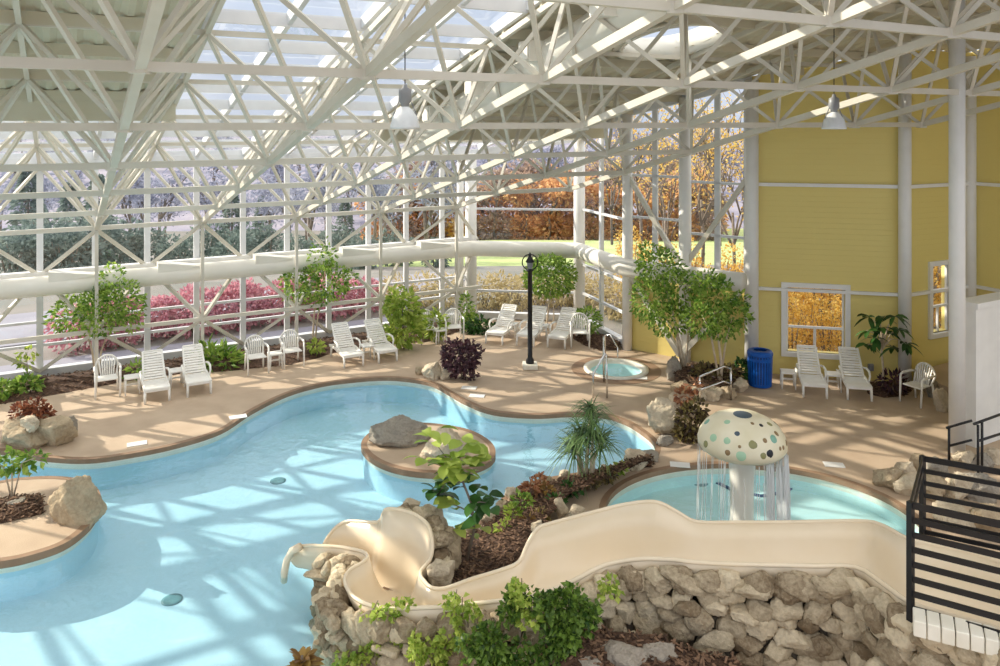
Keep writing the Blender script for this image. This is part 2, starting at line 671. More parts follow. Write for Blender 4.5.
def blade(mb, p, d, L, W, droop=.5, n=5):
    d = d.normalized()
    s = d.cross(Vector((0, 0, 1)))
    s = s.normalized() if s.length > 1e-3 else Vector((1, 0, 0))
    vs, fs = [], []
    for i in range(n + 1):
        t = i / n
        c = p + d * L * t - Vector((0, 0, 1)) * droop * L * t * t
        w = W * (1 - t * .92) * (.55 + min(t * 3, 1) * .45)
        vs += [c + s * w / 2, c - s * w / 2]
        if i:
            b = (i - 1) * 2
            fs.append((b, b + 1, b + 3, b + 2))
    mb.add(vs, fs)


def cloud(mb, blobs, n, L, W, seed=1, big=False, shell=.55):
    """Leaves filling a set of ellipsoids (centre, radii)."""
    rr = random.Random(seed)
    vol = [b[1][0] * b[1][1] * b[1][2] for b in blobs]
    tot = sum(vol)
    for (c, r), vv in zip(blobs, vol):
        for _ in range(max(3, int(n * vv / tot))):
            q = Vector((rr.gauss(0, 1), rr.gauss(0, 1), rr.gauss(0, 1))).normalized()
            t = rr.random() ** (1 / 3) if rr.random() > shell else rr.uniform(.75, 1.08)
            p = Vector(c) + Vector((q.x * r[0], q.y * r[1], q.z * r[2])) * t
            d = (q + Vector((rr.uniform(-.8, .8), rr.uniform(-.8, .8), rr.uniform(-.9, .4)))).normalized()
            k = rr.uniform(.7, 1.25)
            if big:
                big_leaf(mb, p, d, L * k, W * k, rr)
            else:
                leaf(mb, p, d, L * k, W * k, .25, rr)


# ---------------------------------------------------------------- the room's outline
GA = UV(10.83, VG)
GB = PD(579, 200, 23.5)
GC = PD(627, 200, 20.7)
GE = PD(752, 200, 18.7)
GF = PD(906, 200, 17.94)
GG = PD(971, 200, 18.97)
GH = GG - Vector((-SU, CU, 0)) * 7
for p_ in (GA, GB, GC, GE, GF, GG, GH):
    p_.z = 0


def on_wall(p, q, px):
    """Point of the wall line p-q seen at column px."""
    a = (px - 500) / F
    dx, dy = q.x - p.x, q.y - p.y
    t = (a * p.y - p.x) / (dx - a * dy)
    return Vector((p.x + dx * t, p.y + dy * t, 0))


GD = on_wall(GC, GE, 685)
W0 = UV(-6.5, VG)
ROOM = [W0, GA, GB, GC, GE, GF, GG, GH, Vector((16, 3, 0)), Vector((16, -1, 0)), Vector((-17, -1, 0))]


def roof_z_at(p):
    return zr(uv_of(p)[1])


# ---------------------------------------------------------------- pools and deck
far_px = [(0, 450), (44, 456.5), (88, 458.7), (132, 453), (176, 444), (220, 430), (250, 411), (282, 395), (310, 386), (340, 380.5), (388, 377), (429, 382), (448, 391), (466, 401), (493, 411),
          (534, 414.5), (568, 413), (602, 414), (624, 420), (640, 429), (655, 442)]
near_px = [(655, 455), (640, 464), (600, 470), (545, 479), (512, 491), (492, 512), (470, 528), (440, 545)]
pool_pts = [Vector((-14, 12.4)), Vector((-11, 13.9))] + [P(*q).xy for q in far_px] + [P(*q).xy for q in near_px]
pool_pts += [Vector((-1.2, 10.6)), Vector((-1.5, 10.0)), Vector((-1.7, 9.6)), Vector((-1.75, 9.1)), Vector((-1.7, 8.4)), Vector((-1.75, 5.2)), Vector((-7, 4.2)), Vector((-13, 5)), Vector((-15.5, 9))]
POOL = spline(pool_pts, 5)
KC, KR = Vector((3.95, 11.85)), 1.87
KIDS = [KC + Vector((math.cos(2 * PI * i / 64) * (KR + .5), math.sin(2 * PI * i / 64) * KR)) for i in range(64)]
tub_c = P(616, 369.5)
TUB = [tub_c.xy + Vector((math.cos(2 * PI * i / 40), math.sin(2 * PI * i / 40))) * .66 for i in range(40)]
isl1_px = [(-60, 500), (0, 482), (40, 477.5), (72, 479), (92, 487), (98, 498), (95, 512), (84, 527), (62, 543), (30, 554), (0, 560), (-60, 566), (-110, 540)]
ISL1 = spline([P(*q).xy for q in isl1_px], 5)
isl2_px = [(364, 447), (368, 436), (384, 427), (410, 423.5), (440, 425), (468, 430.5), (486, 440), (493, 450), (489, 460), (470, 468), (440, 472), (405, 469), (378, 460)]
ISL2 = spline([P(*q).xy for q in isl2_px], 5)

ZW, ZP, ZK = -.115, -.58, -.36
mb = MB()
flat(mb, [p.xy for p in ROOM], [offset(POOL, -.03), offset(KIDS, -.03), offset(TUB, .06)], 0)
struct(mb.build('floor', M['deck']))
mb = MB()
for poly in (POOL, KIDS):
    a_, c_ = offset(poly, -.03), offset(poly, .07)
    n = len(poly)
    ring(mb, a_, -.08, .004)
    mb.add([(p[0], p[1], .004) for p in c_] + [(p[0], p[1], .004) for p in a_], [(i, (i + 1) % n, n + (i + 1) % n, n + i) for i in range(n)])
struct(mb.build('trim_20', M['deckrim']))
mb = MB()
ring(mb, POOL, -.19, -.05)
ring(mb, KIDS, -.19, -.05)
for poly in (POOL, KIDS):
    o2 = offset(poly, -.03)
    n = len(poly)
    mb.add([(p[0], p[1], -.07) for p in poly] + [(p[0], p[1], -.07) for p in o2], [(i, (i + 1) % n, n + (i + 1) % n, n + i) for i in range(n)])
struct(mb.build('trim_1', M['coping']))
mb = MB()
flat(mb, POOL, [], ZP)
ring(mb, POOL, ZP, -.19)
struct(mb.build('floor_pool', M['poolwall']))
mb = MB()
flat(mb, KIDS, [], ZK)
ring(mb, KIDS, ZK, -.19)
struct(mb.build('floor_wading_pool', M['kidfloor']))
mb = MB()
flat(mb, POOL, [ISL1, ISL2], ZW)
o = mb.build('water_pool', M['water'])
struct(o)
mb = MB()
flat(mb, KIDS, [], ZW)
struct(mb.build('water_wading_pool', M['water']))
# hot tub
ht = thing('hot_tub', 'small round sunken hot tub with pale rim beside the far glass corner', 'hot tub', (tub_c.x, tub_c.y, 0))
mb = MB()
mb.lathe([(.78, .002), (.78, .045), (.66, .045), (.62, -.05)], 40)
mb.build('rim', M['coping'], ht, True)
mb = MB()
mb.lathe([(.62, -.05), (.62, -.45), (.3, -.47), (.01, -.47)], 40)
mb.build('basin', M['kidfloor'], ht, True)
mb = MB()
mb.lathe([(.622, -.06), (.3, -.06), (.002, -.06)], 40)
mb.build('water', M['water'], ht)
mb = MB()
mb.lathe([(1.08, .001), (1.08, .006), (.785, .006)], 40)
mb.build('paver_ring', M['deckrim'], ht)


def island(name, poly):
    r = structure_root(name)
    a = MB()
    flat(a, offset(poly, .04), [], .0)
    struct(a.build('deck_slab', M['deck'], r))
    a = MB()
    a_, c_ = offset(poly, .045), offset(poly, -.06)
    n = len(poly)
    ring(a, a_, -.10, .004)
    a.add([(p[0], p[1], .004) for p in c_] + [(p[0], p[1], .004) for p in a_], [(i, (i + 1) % n, n + (i + 1) % n, n + i) for i in range(n)])
    struct(a.build('deck_lip', M['deckrim'], r))
    a = MB()
    flat(a, offset(poly, .03), [], -.09, True)
    ring(a, poly, -.19, -.09)
    struct(a.build('coping_band', M['coping'], r))
    a = MB()
    ring(a, poly, ZP, -.19)
    struct(a.build('pool_side', M['poolwall'], r))


island('floor_island_west', ISL1)
island('floor_island_middle', ISL2)

# ---------------------------------------------------------------- roof space frame
def in_room(u, v, pad=.15):
    p = UV(u, v)
    for a, b in ((0, 0), (pad, 0), (-pad, 0), (0, pad), (0, -pad)):
        if not inside((p.x + a, p.y + b), ROOM):
            return False
    return True


frame = structure_root('ceiling_space_frame')
NI, NJ = range(-3, 8), range(0, 8)
bot = {(i, j): UV(U0 + PU * i, VIN - PV * j, zb(VIN - PV * j)) for i in NI for j in NJ if in_room(U0 + PU * i, VIN - PV * j)}
topv = [VG] + [VIN - PV / 2 - PV * j for j in range(0, 8)]
top = {(i, k): UV(U0 + PU / 2 + PU * i, topv[k] - (.02 if k == 0 else 0), zb(topv[k]) + TD) for i in range(-4, 8) for k in range(len(topv)) if in_room(U0 + PU / 2 + PU * i, topv[k] - .15, .1)}
for i in NI:
    mb = MB()
    for j in NJ:
        if (i, j) in bot and (i, j + 1) in bot:
            mb.beam(bot[i, j], bot[i, j + 1], .10, .11)
    if mb.v:
        struct(mb.build('bottom_chord', M['steel'], frame))
for j in NJ:
    mb = MB()
    for i in NI:
        if (i, j) in bot and (i + 1, j) in bot:
            mb.beam(bot[i, j], bot[i + 1, j], .095, .10)
        if (i, j) in bot:
            mb.box(bot[i, j], (.16, .16, .14))
    if mb.v:
        struct(mb.build('bottom_chord', M['steel'], frame))
for i in range(-4, 8):
    mb = MB()
    for k in range(len(topv)):
        if (i, k) in top and (i, k + 1) in top:
            mb.beam(top[i, k], top[i, k + 1], .07, .09)
    if mb.v:
        struct(mb.build('top_chord', M['steel'], frame))
for k in range(len(topv)):
    mb = MB()
    for i in range(-4, 8):
        if (i, k) in top and (i + 1, k) in top:
            mb.beam(top[i, k], top[i + 1, k], .065, .08)
    if mb.v:
        struct(mb.build('top_chord', M['steel'], frame))
for j in NJ:
    mb = MB()
    for i in NI:
        if (i, j) not in bot:
            continue
        for di in (-1, 0):
            for k in (j, j + 1):
                if (i + di, k) in top:
                    mb.beam(bot[i, j], top[i + di, k], .058, .062)
    if mb.v:
        struct(mb.build('web_brace', M['steel'], frame))

# ---------------------------------------------------------------- roof decks, skylights
UL, UR = U0 + PU / 2, U0 + PU * 2.5
SKC = (10.0, 11.3, .92)


def vmax_at(u, lim):
    v = lim
    while v > 2 and not inside(UV(u, v).xy, ROOM):
        v -= .04
    return v + .04 if v < lim - .01 else lim


def roof_deck(name, u0, u1, v0, lim):
    m_ = MB()
    pitch, u, k = .085, u0, 0
    while u < u1 - 1e-6:
        un = min(u + pitch, u1)
        h0, h1 = [(0, 0), (0, .05), (.05, .05), (.05, 0)][k % 4]
        um = (u + un) / 2
        ve = vmax_at(um, lim)
        segs = [(v0, ve)]
        if abs(um - SKC[0]) < SKC[2]:
            hh = math.sqrt(SKC[2] ** 2 - (um - SKC[0]) ** 2)
            segs = [(v0, SKC[1] - hh), (SKC[1] + hh, ve)]
        for a, b in segs:
            if b > a + .02:
                m_.add([UV(u, a, zr(a) + h0), UV(un, a, zr(a) + h1), UV(un, b, zr(b) + h1), UV(u, b, zr(b) + h0)], [(0, 1, 2, 3)])
        u, k = un, k + 1
    o_ = struct(m_.build(name, M['deckroof']))
    # purlins under the sheet
    v = lim - .1
    while v > v0 + .3:
        q = MB()
        run = []
        uu = u0
        while uu <= u1 + 1e-6:
            ok = inside(UV(uu, v).xy, ROOM) and (uu - SKC[0]) ** 2 + (v - SKC[1]) ** 2 > (SKC[2] + .1) ** 2
            if ok:
                run.append(uu)
            if (not ok or uu + .2 > u1) and run:
                if len(run) > 1:
                    q.beam(UV(run[0], v, zr(v) - .09), UV(run[-1], v, zr(v) - .09), .07, .17)
                run = []
            uu += .2
        if q.v:
            struct(q.build('purlin', M['deckroof'], o_))
        v -= PV / 2
    # closing fascia at the low edge
    ue = u1
    while ue > u0 and not inside(UV(ue, lim).xy, ROOM):
        ue -= .05
    q = MB()
    a, b = UV(u0, lim, zr(lim) - .2), UV(ue, lim, zr(lim) - .2)
    q.beam(a, b, .10, .62)
    struct(q.build('fascia', M['deckroof'], o_))
    return o_


roof_deck('ceiling_deck_west', -6.4, UL, 2.2, 15.6)
roof_deck('ceiling_deck_east', UR, 19.2, 2.2, 17.5)


def skylight(name, u0, u1, v0, v1, nu, bars=True):
    r = structure_root(name)
    nv = max(1, round((v1 - v0) / (PV / 2)))
    g = MB()
    h = .12
    for k in range(nv):
        va, vb = v0 + (v1 - v0) * k / nv, v0 + (v1 - v0) * (k + 1) / nv
        for i in range(nu):
            ua, ub = u0 + (u1 - u0) * i / nu, u0 + (u1 - u0) * (i + 1) / nu
            if in_room((ua + ub) / 2, (va + vb) / 2, .05):
                g.add([UV(ua, va, zr(va) + h), UV(ub, va, zr(va) + h), UV(ub, vb, zr(vb) + h), UV(ua, vb, zr(vb) + h)], [(0, 1, 2, 3)])
    struct(g.build('glass_pane', M['skyglass'], r))
    for k in range(nv + 1):
        v = v0 + (v1 - v0) * k / nv
        q = MB()
        us = [u0 + (u1 - u0) * i / (nu * 4) for i in range(nu * 4 + 1)]
        ok = [x for x in us if in_room(x, v - .05, .02)]
        if len(ok) > 1:
            q.beam(UV(ok[0], v, zr(v) + .06), UV(ok[-1], v, zr(v) + .06), .09, .20)
            struct(q.build('glazing_bar', M['alu'], r))
    for i in range(nu + 1):
        u = u0 + (u1 - u0) * i / nu
        vs = [v0 + (v1 - v0) * k / 40 for k in range(41)]
        ok = [x for x in vs if in_room(u, x - .05, .02)]
        if len(ok) > 1:
            q = MB()
            q.beam(UV(u, ok[0], zr(ok[0]) + .07), UV(u, ok[-1], zr(ok[-1]) + .07), .08, .18)
            struct(q.build('rafter', M['alu'], r))


skylight('window_1', UL, UR, 3.5, VG, 4)
skylight('window_2', UL - PU * 3.5, UL, 15.6, VG, 7)
skylight('window_3', UR, UR + PU * 4.5, 17.5, VG, 9)
# round rooflight
rl = structure_root('window_4')
cz = zr(SKC[1])
nrm = (UV(0, 1, -.249) - UV(0, 0, 0)).cross(UV(1, 0, 0))
tilt = Vector((0, 0, 1)).rotation_difference((UV(1, 0, 0)).cross(UV(0, 1, -.249)).normalized()).to_matrix()
cc = UV(SKC[0], SKC[1], cz)
for nm, prof, mm in (('curb', [(1.0, -.12), (1.02, .32), (.93, .32), (.93, -.12), (1.0, -.12)], 'duct'), ('curb_flange', [(1.12, -.10), (1.12, -.05), (.94, -.05), (.94, -.10), (1.12, -.10)], 'duct'),
                     ('glass_dome', [(.93, .3), (.8, .38), (.5, .46), (.2, .49), (.01, .5)], 'skyglass')):
    q = MB()
    q.lathe(prof, 40)
    q.v = [tuple(tilt @ Vector(v) + cc) for v in q.v]
    struct(q.build(nm, M[mm], rl, True))

# ---------------------------------------------------------------- glazed walls
def glazed(name, p, q, zlo, mull, trans, mw=.09, sill=.18, md=.14, cap=True):
    """Glass wall from p to q: mull = fractions of upright bars, trans = heights of cross bars."""
    r = structure_root(name)
    d = q - p
    topz = lambda t: roof_z_at(p + d * t) - .02
    g = MB()
    g.add([p + Vector((0, 0, zlo)), q + Vector((0, 0, zlo)), q + Vector((0, 0, topz(1))), p + Vector((0, 0, topz(0)))], [(0, 1, 2, 3)])
    struct(g.build('glass_pane', M['glass'], r))
    for t in mull:
        b = MB()
        e = p + d * t
        b.beam(e + Vector((0, 0, zlo)), e + Vector((0, 0, topz(t))), mw, md, d.normalized())
        struct(b.build('mullion', M['alu'], r))
    for z in trans:
        ts = [k / 40 for k in range(41) if topz(k / 40) > z]
        if len(ts) < 2:
            continue
        b = MB()
        b.beam(p + d * ts[0] + Vector((0, 0, z)), p + d * ts[-1] + Vector((0, 0, z)), .08, .06)
        struct(b.build('transom', M['alu'], r))
    b = MB()
    b.beam(p + Vector((0, 0, zlo + sill / 2)), q + Vector((0, 0, zlo + sill / 2)), .20, sill)
    struct(b.build('sill', M['alu'], r))
    if cap:
        b = MB()
        b.beam(p + Vector((0, 0, topz(0) - .05)), q + Vector((0, 0, topz(1) - .05)), .16, .22)
        struct(b.build('head_beam', M['alu'], r))
    return r


ulen = (GA - W0).length
u_m = [U0 - PU / 2 * k for k in range(0, 7)] + [U0 + PU / 2 * k for k in range(1, 9)]
glazed('window_5', W0, GA, .02, sorted((x + 6.5) / (10.83 + 6.5) for x in u_m), [.75, 1.3, 2.4, 3.45, 4.3], .085)
glazed('window_6', GA, GB, .02, [.02, .98], [.85, 3.35], .09)
glazed('window_7', GB, GC, .02, [.5, .97], [.9, 1.75, 3.4], .09)
glazed('window_8', GC, GD, 2.15, [.05, .5, .95], [3.5, 4.6], .08, .15)
glazed('window_9', GD, GE, 2.15, [.05, .5, .93], [3.2, 4.5], .08, .15)
# inner steel of the long wall: posts, rails, zigzag braces
wt = structure_root('wall_brace_frame')
ins = {i: UV(U0 + PU * i, VIN) for i in range(-3, 5)}
for i, p in ins.items():
    b = MB()
    b.beam(p, p + Vector((0, 0, zb(VIN))), .075, .075)
    struct(b.build('post', M['steel'], wt))
    b = MB()
    for s in (-.5, .5):
        o_ = UV(U0 + PU * (i + s), VG - .08)
        b.beam(p + Vector((0, 0, 3.5)), o_ + Vector((0, 0, 2.4)), .075)
        b.beam(p + Vector((0, 0, 1.16)), o_ + Vector((0, 0, 2.4)), .075)
        b.beam(p + Vector((0, 0, 1.16)), o_ + Vector((0, 0, .15)), .075)
    struct(b.build('diagonal_brace', M['steel'], wt))
for z in (1.16,):
    b = MB()
    b.beam(ins[-3] + Vector((0, 0, z)), ins[4] + UV(.8, 0, z), .07, .09)
    struct(b.build('rail', M['steel'], wt))
b = MB()
b.beam(UV(-6, VG - .12, 2.42), UV(10.7, VG - .12, 2.42), .2, .18)
struct(b.build('girt', M['white'], wt))
# diagonal braces and girts of the corner bays
for nm, a, bb in (('beam_brace', GC, GD), ('beam_brace', GE, GD)):
    ins_ = Vector((-.65, -.75, 0)) * .12
    b = MB()
    b.beam(a + ins_ + Vector((0, 0, 4.75)), bb + ins_ + Vector((0, 0, 2.3)), .11)
    b.beam(a + ins_ + Vector((0, 0, .1)), bb + ins_ + Vector((0, 0, 2.2)) * .0 + (bb - a) * 0, .001)
    struct(b.build(nm, M['steel']))
for a, bb in ((GC, GD), (GE, GD)):
    ins_ = Vector((-.65, -.75, 0)) * .12
    b = MB()
    b.beam(a + (bb - a) * .1 + ins_ + Vector((0, 0, 2.0)), bb + ins_ * 2 + Vector((0, 0, .15)), .13)
    struct(b.build('beam_brace', M['steel']))

# columns
def column(name, p, r, z1, z0=0.0, n=20):
    b = MB()
    b.lathe([(0.001, z0), (r * 1.0, z0), (r, z1), (.001, z1)], n, p)
    return struct(b.build(name, M['white'], None, True))


for p, r in ((GA, .17), (GB, .17), (GC, .13), (GD, .15), (GE, .16), (GF, .14), (GG, .14)):
    q = p - (p - Vector((2, 9, 0))).normalized() * .12
    column('column', q, r, roof_z_at(q) - .1)
b = MB()
colp = P(957, 452)
column('column', colp, .135, roof_z_at(colp) - .05)
column('column', GA + UV(-.42, -.15), .10, roof_z_at(GA) - .1)

# ---------------------------------------------------------------- solid walls
def solid_wall(name, p, q, m, holes=(), z0=0.0, ztop=None, thick=.22, out=None):
    d = q - p
    L = d.length
    dn = d.normalized()
    nn = Vector((dn.y, -dn.x, 0))
    if out is not None and nn.dot(out) < 0:
        nn = -nn
    zt = lambda s: (ztop if ztop is not None else roof_z_at(p + dn * s) + .02)
    cuts = sorted({0.0, L} | {h[0] for h in holes} | {h[1] for h in holes})
    b = MB()
    for a, c in zip(cuts[:-1], cuts[1:]):
        spans = [(z0, None)]
        for h in holes:
            if a >= h[0] - 1e-6 and c <= h[1] + 1e-6:
                spans = [(z0, h[2]), (h[3], None)]
        for lo, hi in spans:
            za, zc = (hi, hi) if hi is not None else (zt(a), zt(c))
            e, f_ = p + dn * a, p + dn * c
            vs = [e + Vector((0, 0, lo)), f_ + Vector((0, 0, lo)), f_ + Vector((0, 0, zc)), e + Vector((0, 0, za))]
            vs += [v + nn * thick for v in vs]
            b.add(vs, [(0, 1, 2, 3), (7, 6, 5, 4), (0, 4, 5, 1), (1, 5, 6, 2), (2, 6, 7, 3), (3, 7, 4, 0)])
    return struct(b.build(name, M[m]))


def wall_hole(p, q, x0, x1, y0, y1):
    a, b = on_wall(p, q, x0), on_wall(p, q, x1)
    m_ = (a + b) / 2
    pxm = (x0 + x1) / 2
    return ((a - p).length, (b - p).length, HC - (y1 - YH) * m_.y / F, HC - (y0 - YH) * m_.y / F)


def wall_window(name, p, q, h, cross=True, label=None):
    r = structure_root(name)
    dn = (q - p).normalized()
    nn = Vector((dn.y, -dn.x, 0))
    if nn.dot(Vector((0, 1, 0))) < 0:
        nn = -nn
    at = lambda s, z, o=0.0: p + dn * s + nn * o + Vector((0, 0, z))
    s0, s1, z0, z1 = h
    g = MB()
    g.add([at(s0, z0, .1), at(s1, z0, .1), at(s1, z1, .1), at(s0, z1, .1)], [(0, 1, 2, 3)])
    struct(g.build('glass_pane', M['glass'], r))
    c = .11
    for a, bq in ((at(s0 - c / 2, z0 - c, 0), at(s0 - c / 2, z1 + c, 0)), (at(s1 + c / 2, z0 - c, 0), at(s1 + c / 2, z1 + c, 0)), (at(s0, z0 - c / 2, 0), at(s1, z0 - c / 2, 0)), (at(s0, z1 + c / 2, 0), at(s1, z1 + c / 2, 0))):
        f_ = MB()
        f_.beam(a, bq, c, .12, nn) if abs((bq - a).z) > .5 else f_.beam(a, bq, .12, c)
        struct(f_.build('casing', M['white'], r))
    f_ = MB()
    zm = z0 + (z1 - z0) * .38
    f_.beam(at(s0, zm, .08), at(s1, zm, .08), .06, .05)
    struct(f_.build('meeting_rail', M['white'], r))
    f_ = MB()
    sm = (s0 + s1) / 2
    f_.beam(at(sm, z0, .08), at(sm, zm, .08), .045, .045)
    struct(f_.build('mullion', M['white'], r))
    for s in (s0 + .02, s1 - .02):
        f_ = MB()
        f_.beam(at(s, z0, .08), at(s, z1, .08), .05, .05)
        struct(f_.build('sash', M['white'], r))


hEF = wall_hole(GE, GF, 786, 845, 288, 353)
solid_wall('wall_north', GE, GF, 'yellow', [hEF], out=Vector((0, 1, 0)))
wall_window('window_10', GE, GF, hEF)
hFG = wall_hole(GF, GG, 931, 950, 265, 332)
solid_wall('wall_recess', GF, GG, 'yellow', [hFG], out=Vector((0, 1, 0)))
wall_window('window_11', GF, GG, hFG)
solid_wall('wall_east', GG, GH, 'yellow', out=Vector((1, 0, 0)))
solid_wall('wall_corner', GC, GE, 'yellow', z0=0, ztop=2.15, out=Vector((1, 1, 0)))
# pale rails on the yellow walls
for n_, (z, hh) in enumerate(((HC - (287.5 - YH) * 18.7 / F, .07), (HC - (184 - YH) * 18.7 / F, .08))):
    for k, (a, c) in enumerate(((GE, GF), (GF, GG), (GG, GH))):
        nn = Vector(((c - a).y, -(c - a).x, 0)).normalized()
        if nn.dot(Vector((2, 8, 0)) - a) < 0:
            nn = -nn
        b = MB()
        b.beam(a + nn * .05 + Vector((0, 0, z)), c + nn * .05 + Vector((0, 0, z)), .09, hh)
        struct(b.build('trim_%d' % (2 + n_ * 3 + k), M['white']))
# small grey outlet on the yellow wall
q = on_wall(GE, GF, 871)
b = MB()
b.box(q + Vector((-.03, -.05, .32)), (.12, .06, .16))
b.box(q + Vector((-.03, -.085, .32)), (.08, .03, .1))
tag(bevel(b.build('outlet_box', M['grey'])), 'small grey outlet box low on the yellow wall behind the rubber plant', 'outlet box')

# white partition at the right
wp = P(976, 448)
b = MB()
z1 = 2.56
a, c = wp, wp + UV(3.2, 0)
th = UV(0, .3)
b.prism([a.xy, c.xy, (c + th).xy, (a + th).xy], 0, z1)
struct(b.build('wall_partition', M['white']))
b = MB()
b.beam(a + Vector((-.02, .0, z1 + .05)) + th / 2, c + Vector((0, 0, z1 + .05)) + th / 2, .40, .10)
struct(b.build('trim_8', M['white']))
# raised brown landing behind the column
b = MB()
b.prism([GF.xy + Vector((.2, -.1)), GG.xy + Vector((-.1, -.1)), P(1000, 375).xy + Vector((.4, 0)), P(978, 400).xy, P(955, 405).xy, P(925, 392).xy], 0, .32)
struct(b.build('floor_landing', M['deck']))

# ---------------------------------------------------------------- ducts
mb = MB()
dv = 20.82
pts = [UV(-6, dv, 2.22), UV(0, dv, 2.22), UV(5, dv, 2.22), UV(9.6, dv, 2.22)]
inw = lambda p, k: p + (Vector((1.2, 12, 0)) - p).normalized() * k
for p, k, z in ((GA, .55, 2.22), (GB, .55, 2.22), (GC, .62, 2.25), (GE, .6, 2.25)):
    q = inw(p, k)
    q.z = z
    pts.append(q)
den = []
for a, c in zip(pts[:-1], pts[1:]):
    for t in range(6):
        den.append(a.lerp(c, t / 6))
den.append(pts[-1])
mb.tube(den, .23, 18)
wduct = tag(mb.build('air_duct', M['duct'], None, True), 'long white round air duct running along the glass wall at mid height', 'air duct')
for i in range(-2, 5):
    b = MB()
    u = U0 + PU * (i - .42)
    vs = [UV(u, dv - .2, 2.3), UV(u + .95, dv - .2, 2.38), UV(u + .95, dv - .2, 2.42), UV(u, dv - .2, 2.56)]
    vs += [v + UV(0, .4) for v in vs]
    b.add(vs, [(0, 1, 2, 3), (7, 6, 5, 4), (0, 4, 5, 1), (1, 5, 6, 2), (2, 6, 7, 3), (3, 7, 4, 0)])
    b.build('register', M['duct'], wduct)
mb = MB()
ru = 7.1
mb.tube([UV(ru, v, zb(v) + 1.22) for v in (5, 7, 9, 11, 13, 15, 16.6)], .30, 20)
rduct = tag(mb.build('air_duct', M['duct'], None, True), 'wide white round air duct hung under the roof deck beside the skylight', 'air duct')
for k in range(5):
    v = 7.0 + k * 2.0
    b = MB()
    b.box(UV(ru - .34, v, zb(v) + 1.30), (.34, .34, .34), Matrix.Rotation(.509, 3, 'Z'))
    b.box(UV(ru - .53, v, zb(v) + 1.30), (.03, .28, .28), Matrix.Rotation(.509, 3, 'Z'))
    b.build('register', M['duct'], rduct)

# ---------------------------------------------------------------- water slide
# pairs of rim points (inner/far side, outer/near side): pixel x, pixel y, height
SL = [((1075, 596, 1.75), (1085, 668, 1.75)), ((1000, 562, 1.66), (1000, 630, 1.66)), ((955, 549, 1.6), (950, 616, 1.6)), ((911, 540, 1.54), (911, 603, 1.54)),
      ((886, 527, 1.46), (882, 583, 1.46)), ((867, 521.5, 1.41), (856, 567, 1.41)), ((825, 521.5, 1.38), (815, 566, 1.38)), ((779, 522.5, 1.34), (768, 565, 1.34)), ((735, 522.5, 1.31), (728, 564, 1.31)), ((697, 522, 1.28), (692, 562, 1.28)),
      ((679, 513, 1.36), (676, 560, 1.25)), ((660, 503, 1.46), (658, 559, 1.22)), ((643, 502, 1.44), (640, 559, 1.19)), ((620, 505.5, 1.37), (618, 562, 1.14)), ((602, 510, 1.31), (600, 567, 1.10)), ((575, 517, 1.22), (577, 579, 1.03)),
      ((549, 524, 1.13), (560, 587, .99)), ((537, 529, 1.08), (545, 592, .96)), ((527, 545, .98), (532, 596, .92)), ((519, 562, .86), (516, 599, .87)), ((500, 570.5, .80), (490, 602, .80)), ((472, 579, .72), (462, 605, .73)),
      ((445, 588.5, .64), (441, 607, .67)), ((431, 587.5, .61), (415, 608, .63)), ((424, 581, .59), (393, 609, .60)), ((421, 577, .58), (372, 606, .57)), ((420.5, 574, .58), (355, 598, .55)), ((421, 571, .58), (347, 588, .53)),
      ((424, 567, .60), (345, 578, .51)), ((429, 561, .64), (351, 569, .50)), ((432, 553, .72), (362, 563, .48)), ((432, 540, .84), (367.5, 557.5, .46)), ((428, 525, .95), (366, 554, .45)), ((415, 514.5, 1.0), (363, 552, .44)),
      ((398, 509.5, 1.0), (358, 550.5, .43)), ((385, 510, .92), (351, 549, .42)), ((378, 522, .66), (340, 547, .41)), ((350, 521, .52), (322, 546, .38)), ((337, 526.5, .42), (308, 545.5, .33)), ((328, 537, .28), (297, 548, .24)), ((322, 548, .12), (289, 556, .10))]
slide = thing('water_slide', 'cream water slide curving along the rock wall and ending in the pool', 'water slide', (0, 0, 0))


def slide_section(a, b, k):
    a, b = Vector(a), Vector(b)
    n = 14
    base = max(min(a.z, b.z) - .46, -.08)
    out = []
    for i in range(n + 1):
        t = i / n
        q = a.lerp(b, t)
        e = abs(2 * t - 1)
        s = e ** 3.2
        rim = a.z if t < .5 else b.z
        q.z = base + (rim - base) * s
        # steeper banks: bring the floor out towards the rims
        tt = .5 + (t - .5) * (1 - .0 * e)
        q.x, q.y = a.x + (b.x - a.x) * tt, a.y + (b.y - a.y) * tt
        out.append(q)
    return out


def P3(q):
    return P(q[0], q[1], q[2])


secs = []
inner = [P3(a) for a, b in SL]
outer = [P3(b) for a, b in SL]


def smooth3(pts, n=3):
    out = []
    N = len(pts)
    for i in range(N - 1):
        a, b, c, d = pts[max(i - 1, 0)], pts[i], pts[i + 1], pts[min(i + 2, N - 1)]
        for k in range(n):
            t = k / n
            out.append(.5 * ((2 * b) + (c - a) * t + (2 * a - 5 * b + 4 * c - d) * t * t + (3 * b - a - 3 * c + d) * t ** 3))
    out.append(pts[-1])
    return out


inn, outr = smooth3(inner), smooth3(outer)
vs, fs = [], []
for a, b in zip(inn, outr):
    vs += slide_section(a, b, 0)
w_ = 15
for i in range(len(inn) - 1):
    for k in range(w_ - 1):
        fs.append((i * w_ + k, i * w_ + k + 1, (i + 1) * w_ + k + 1, (i + 1) * w_ + k))
mb = MB()
mb.add(vs, fs)
ch = mb.build('flume', M['slide'], slide, True)
so = ch.modifiers.new('thick', 'SOLIDIFY')
so.thickness = .035
so.offset = 0
for side, name in ((inn, 'rim'), (outr, 'rim')):
    mb = MB()
    mb.tube([p + Vector((0, 0, .0)) for p in side], .024, 8)
    mb.build(name, M['slide'], slide, True)
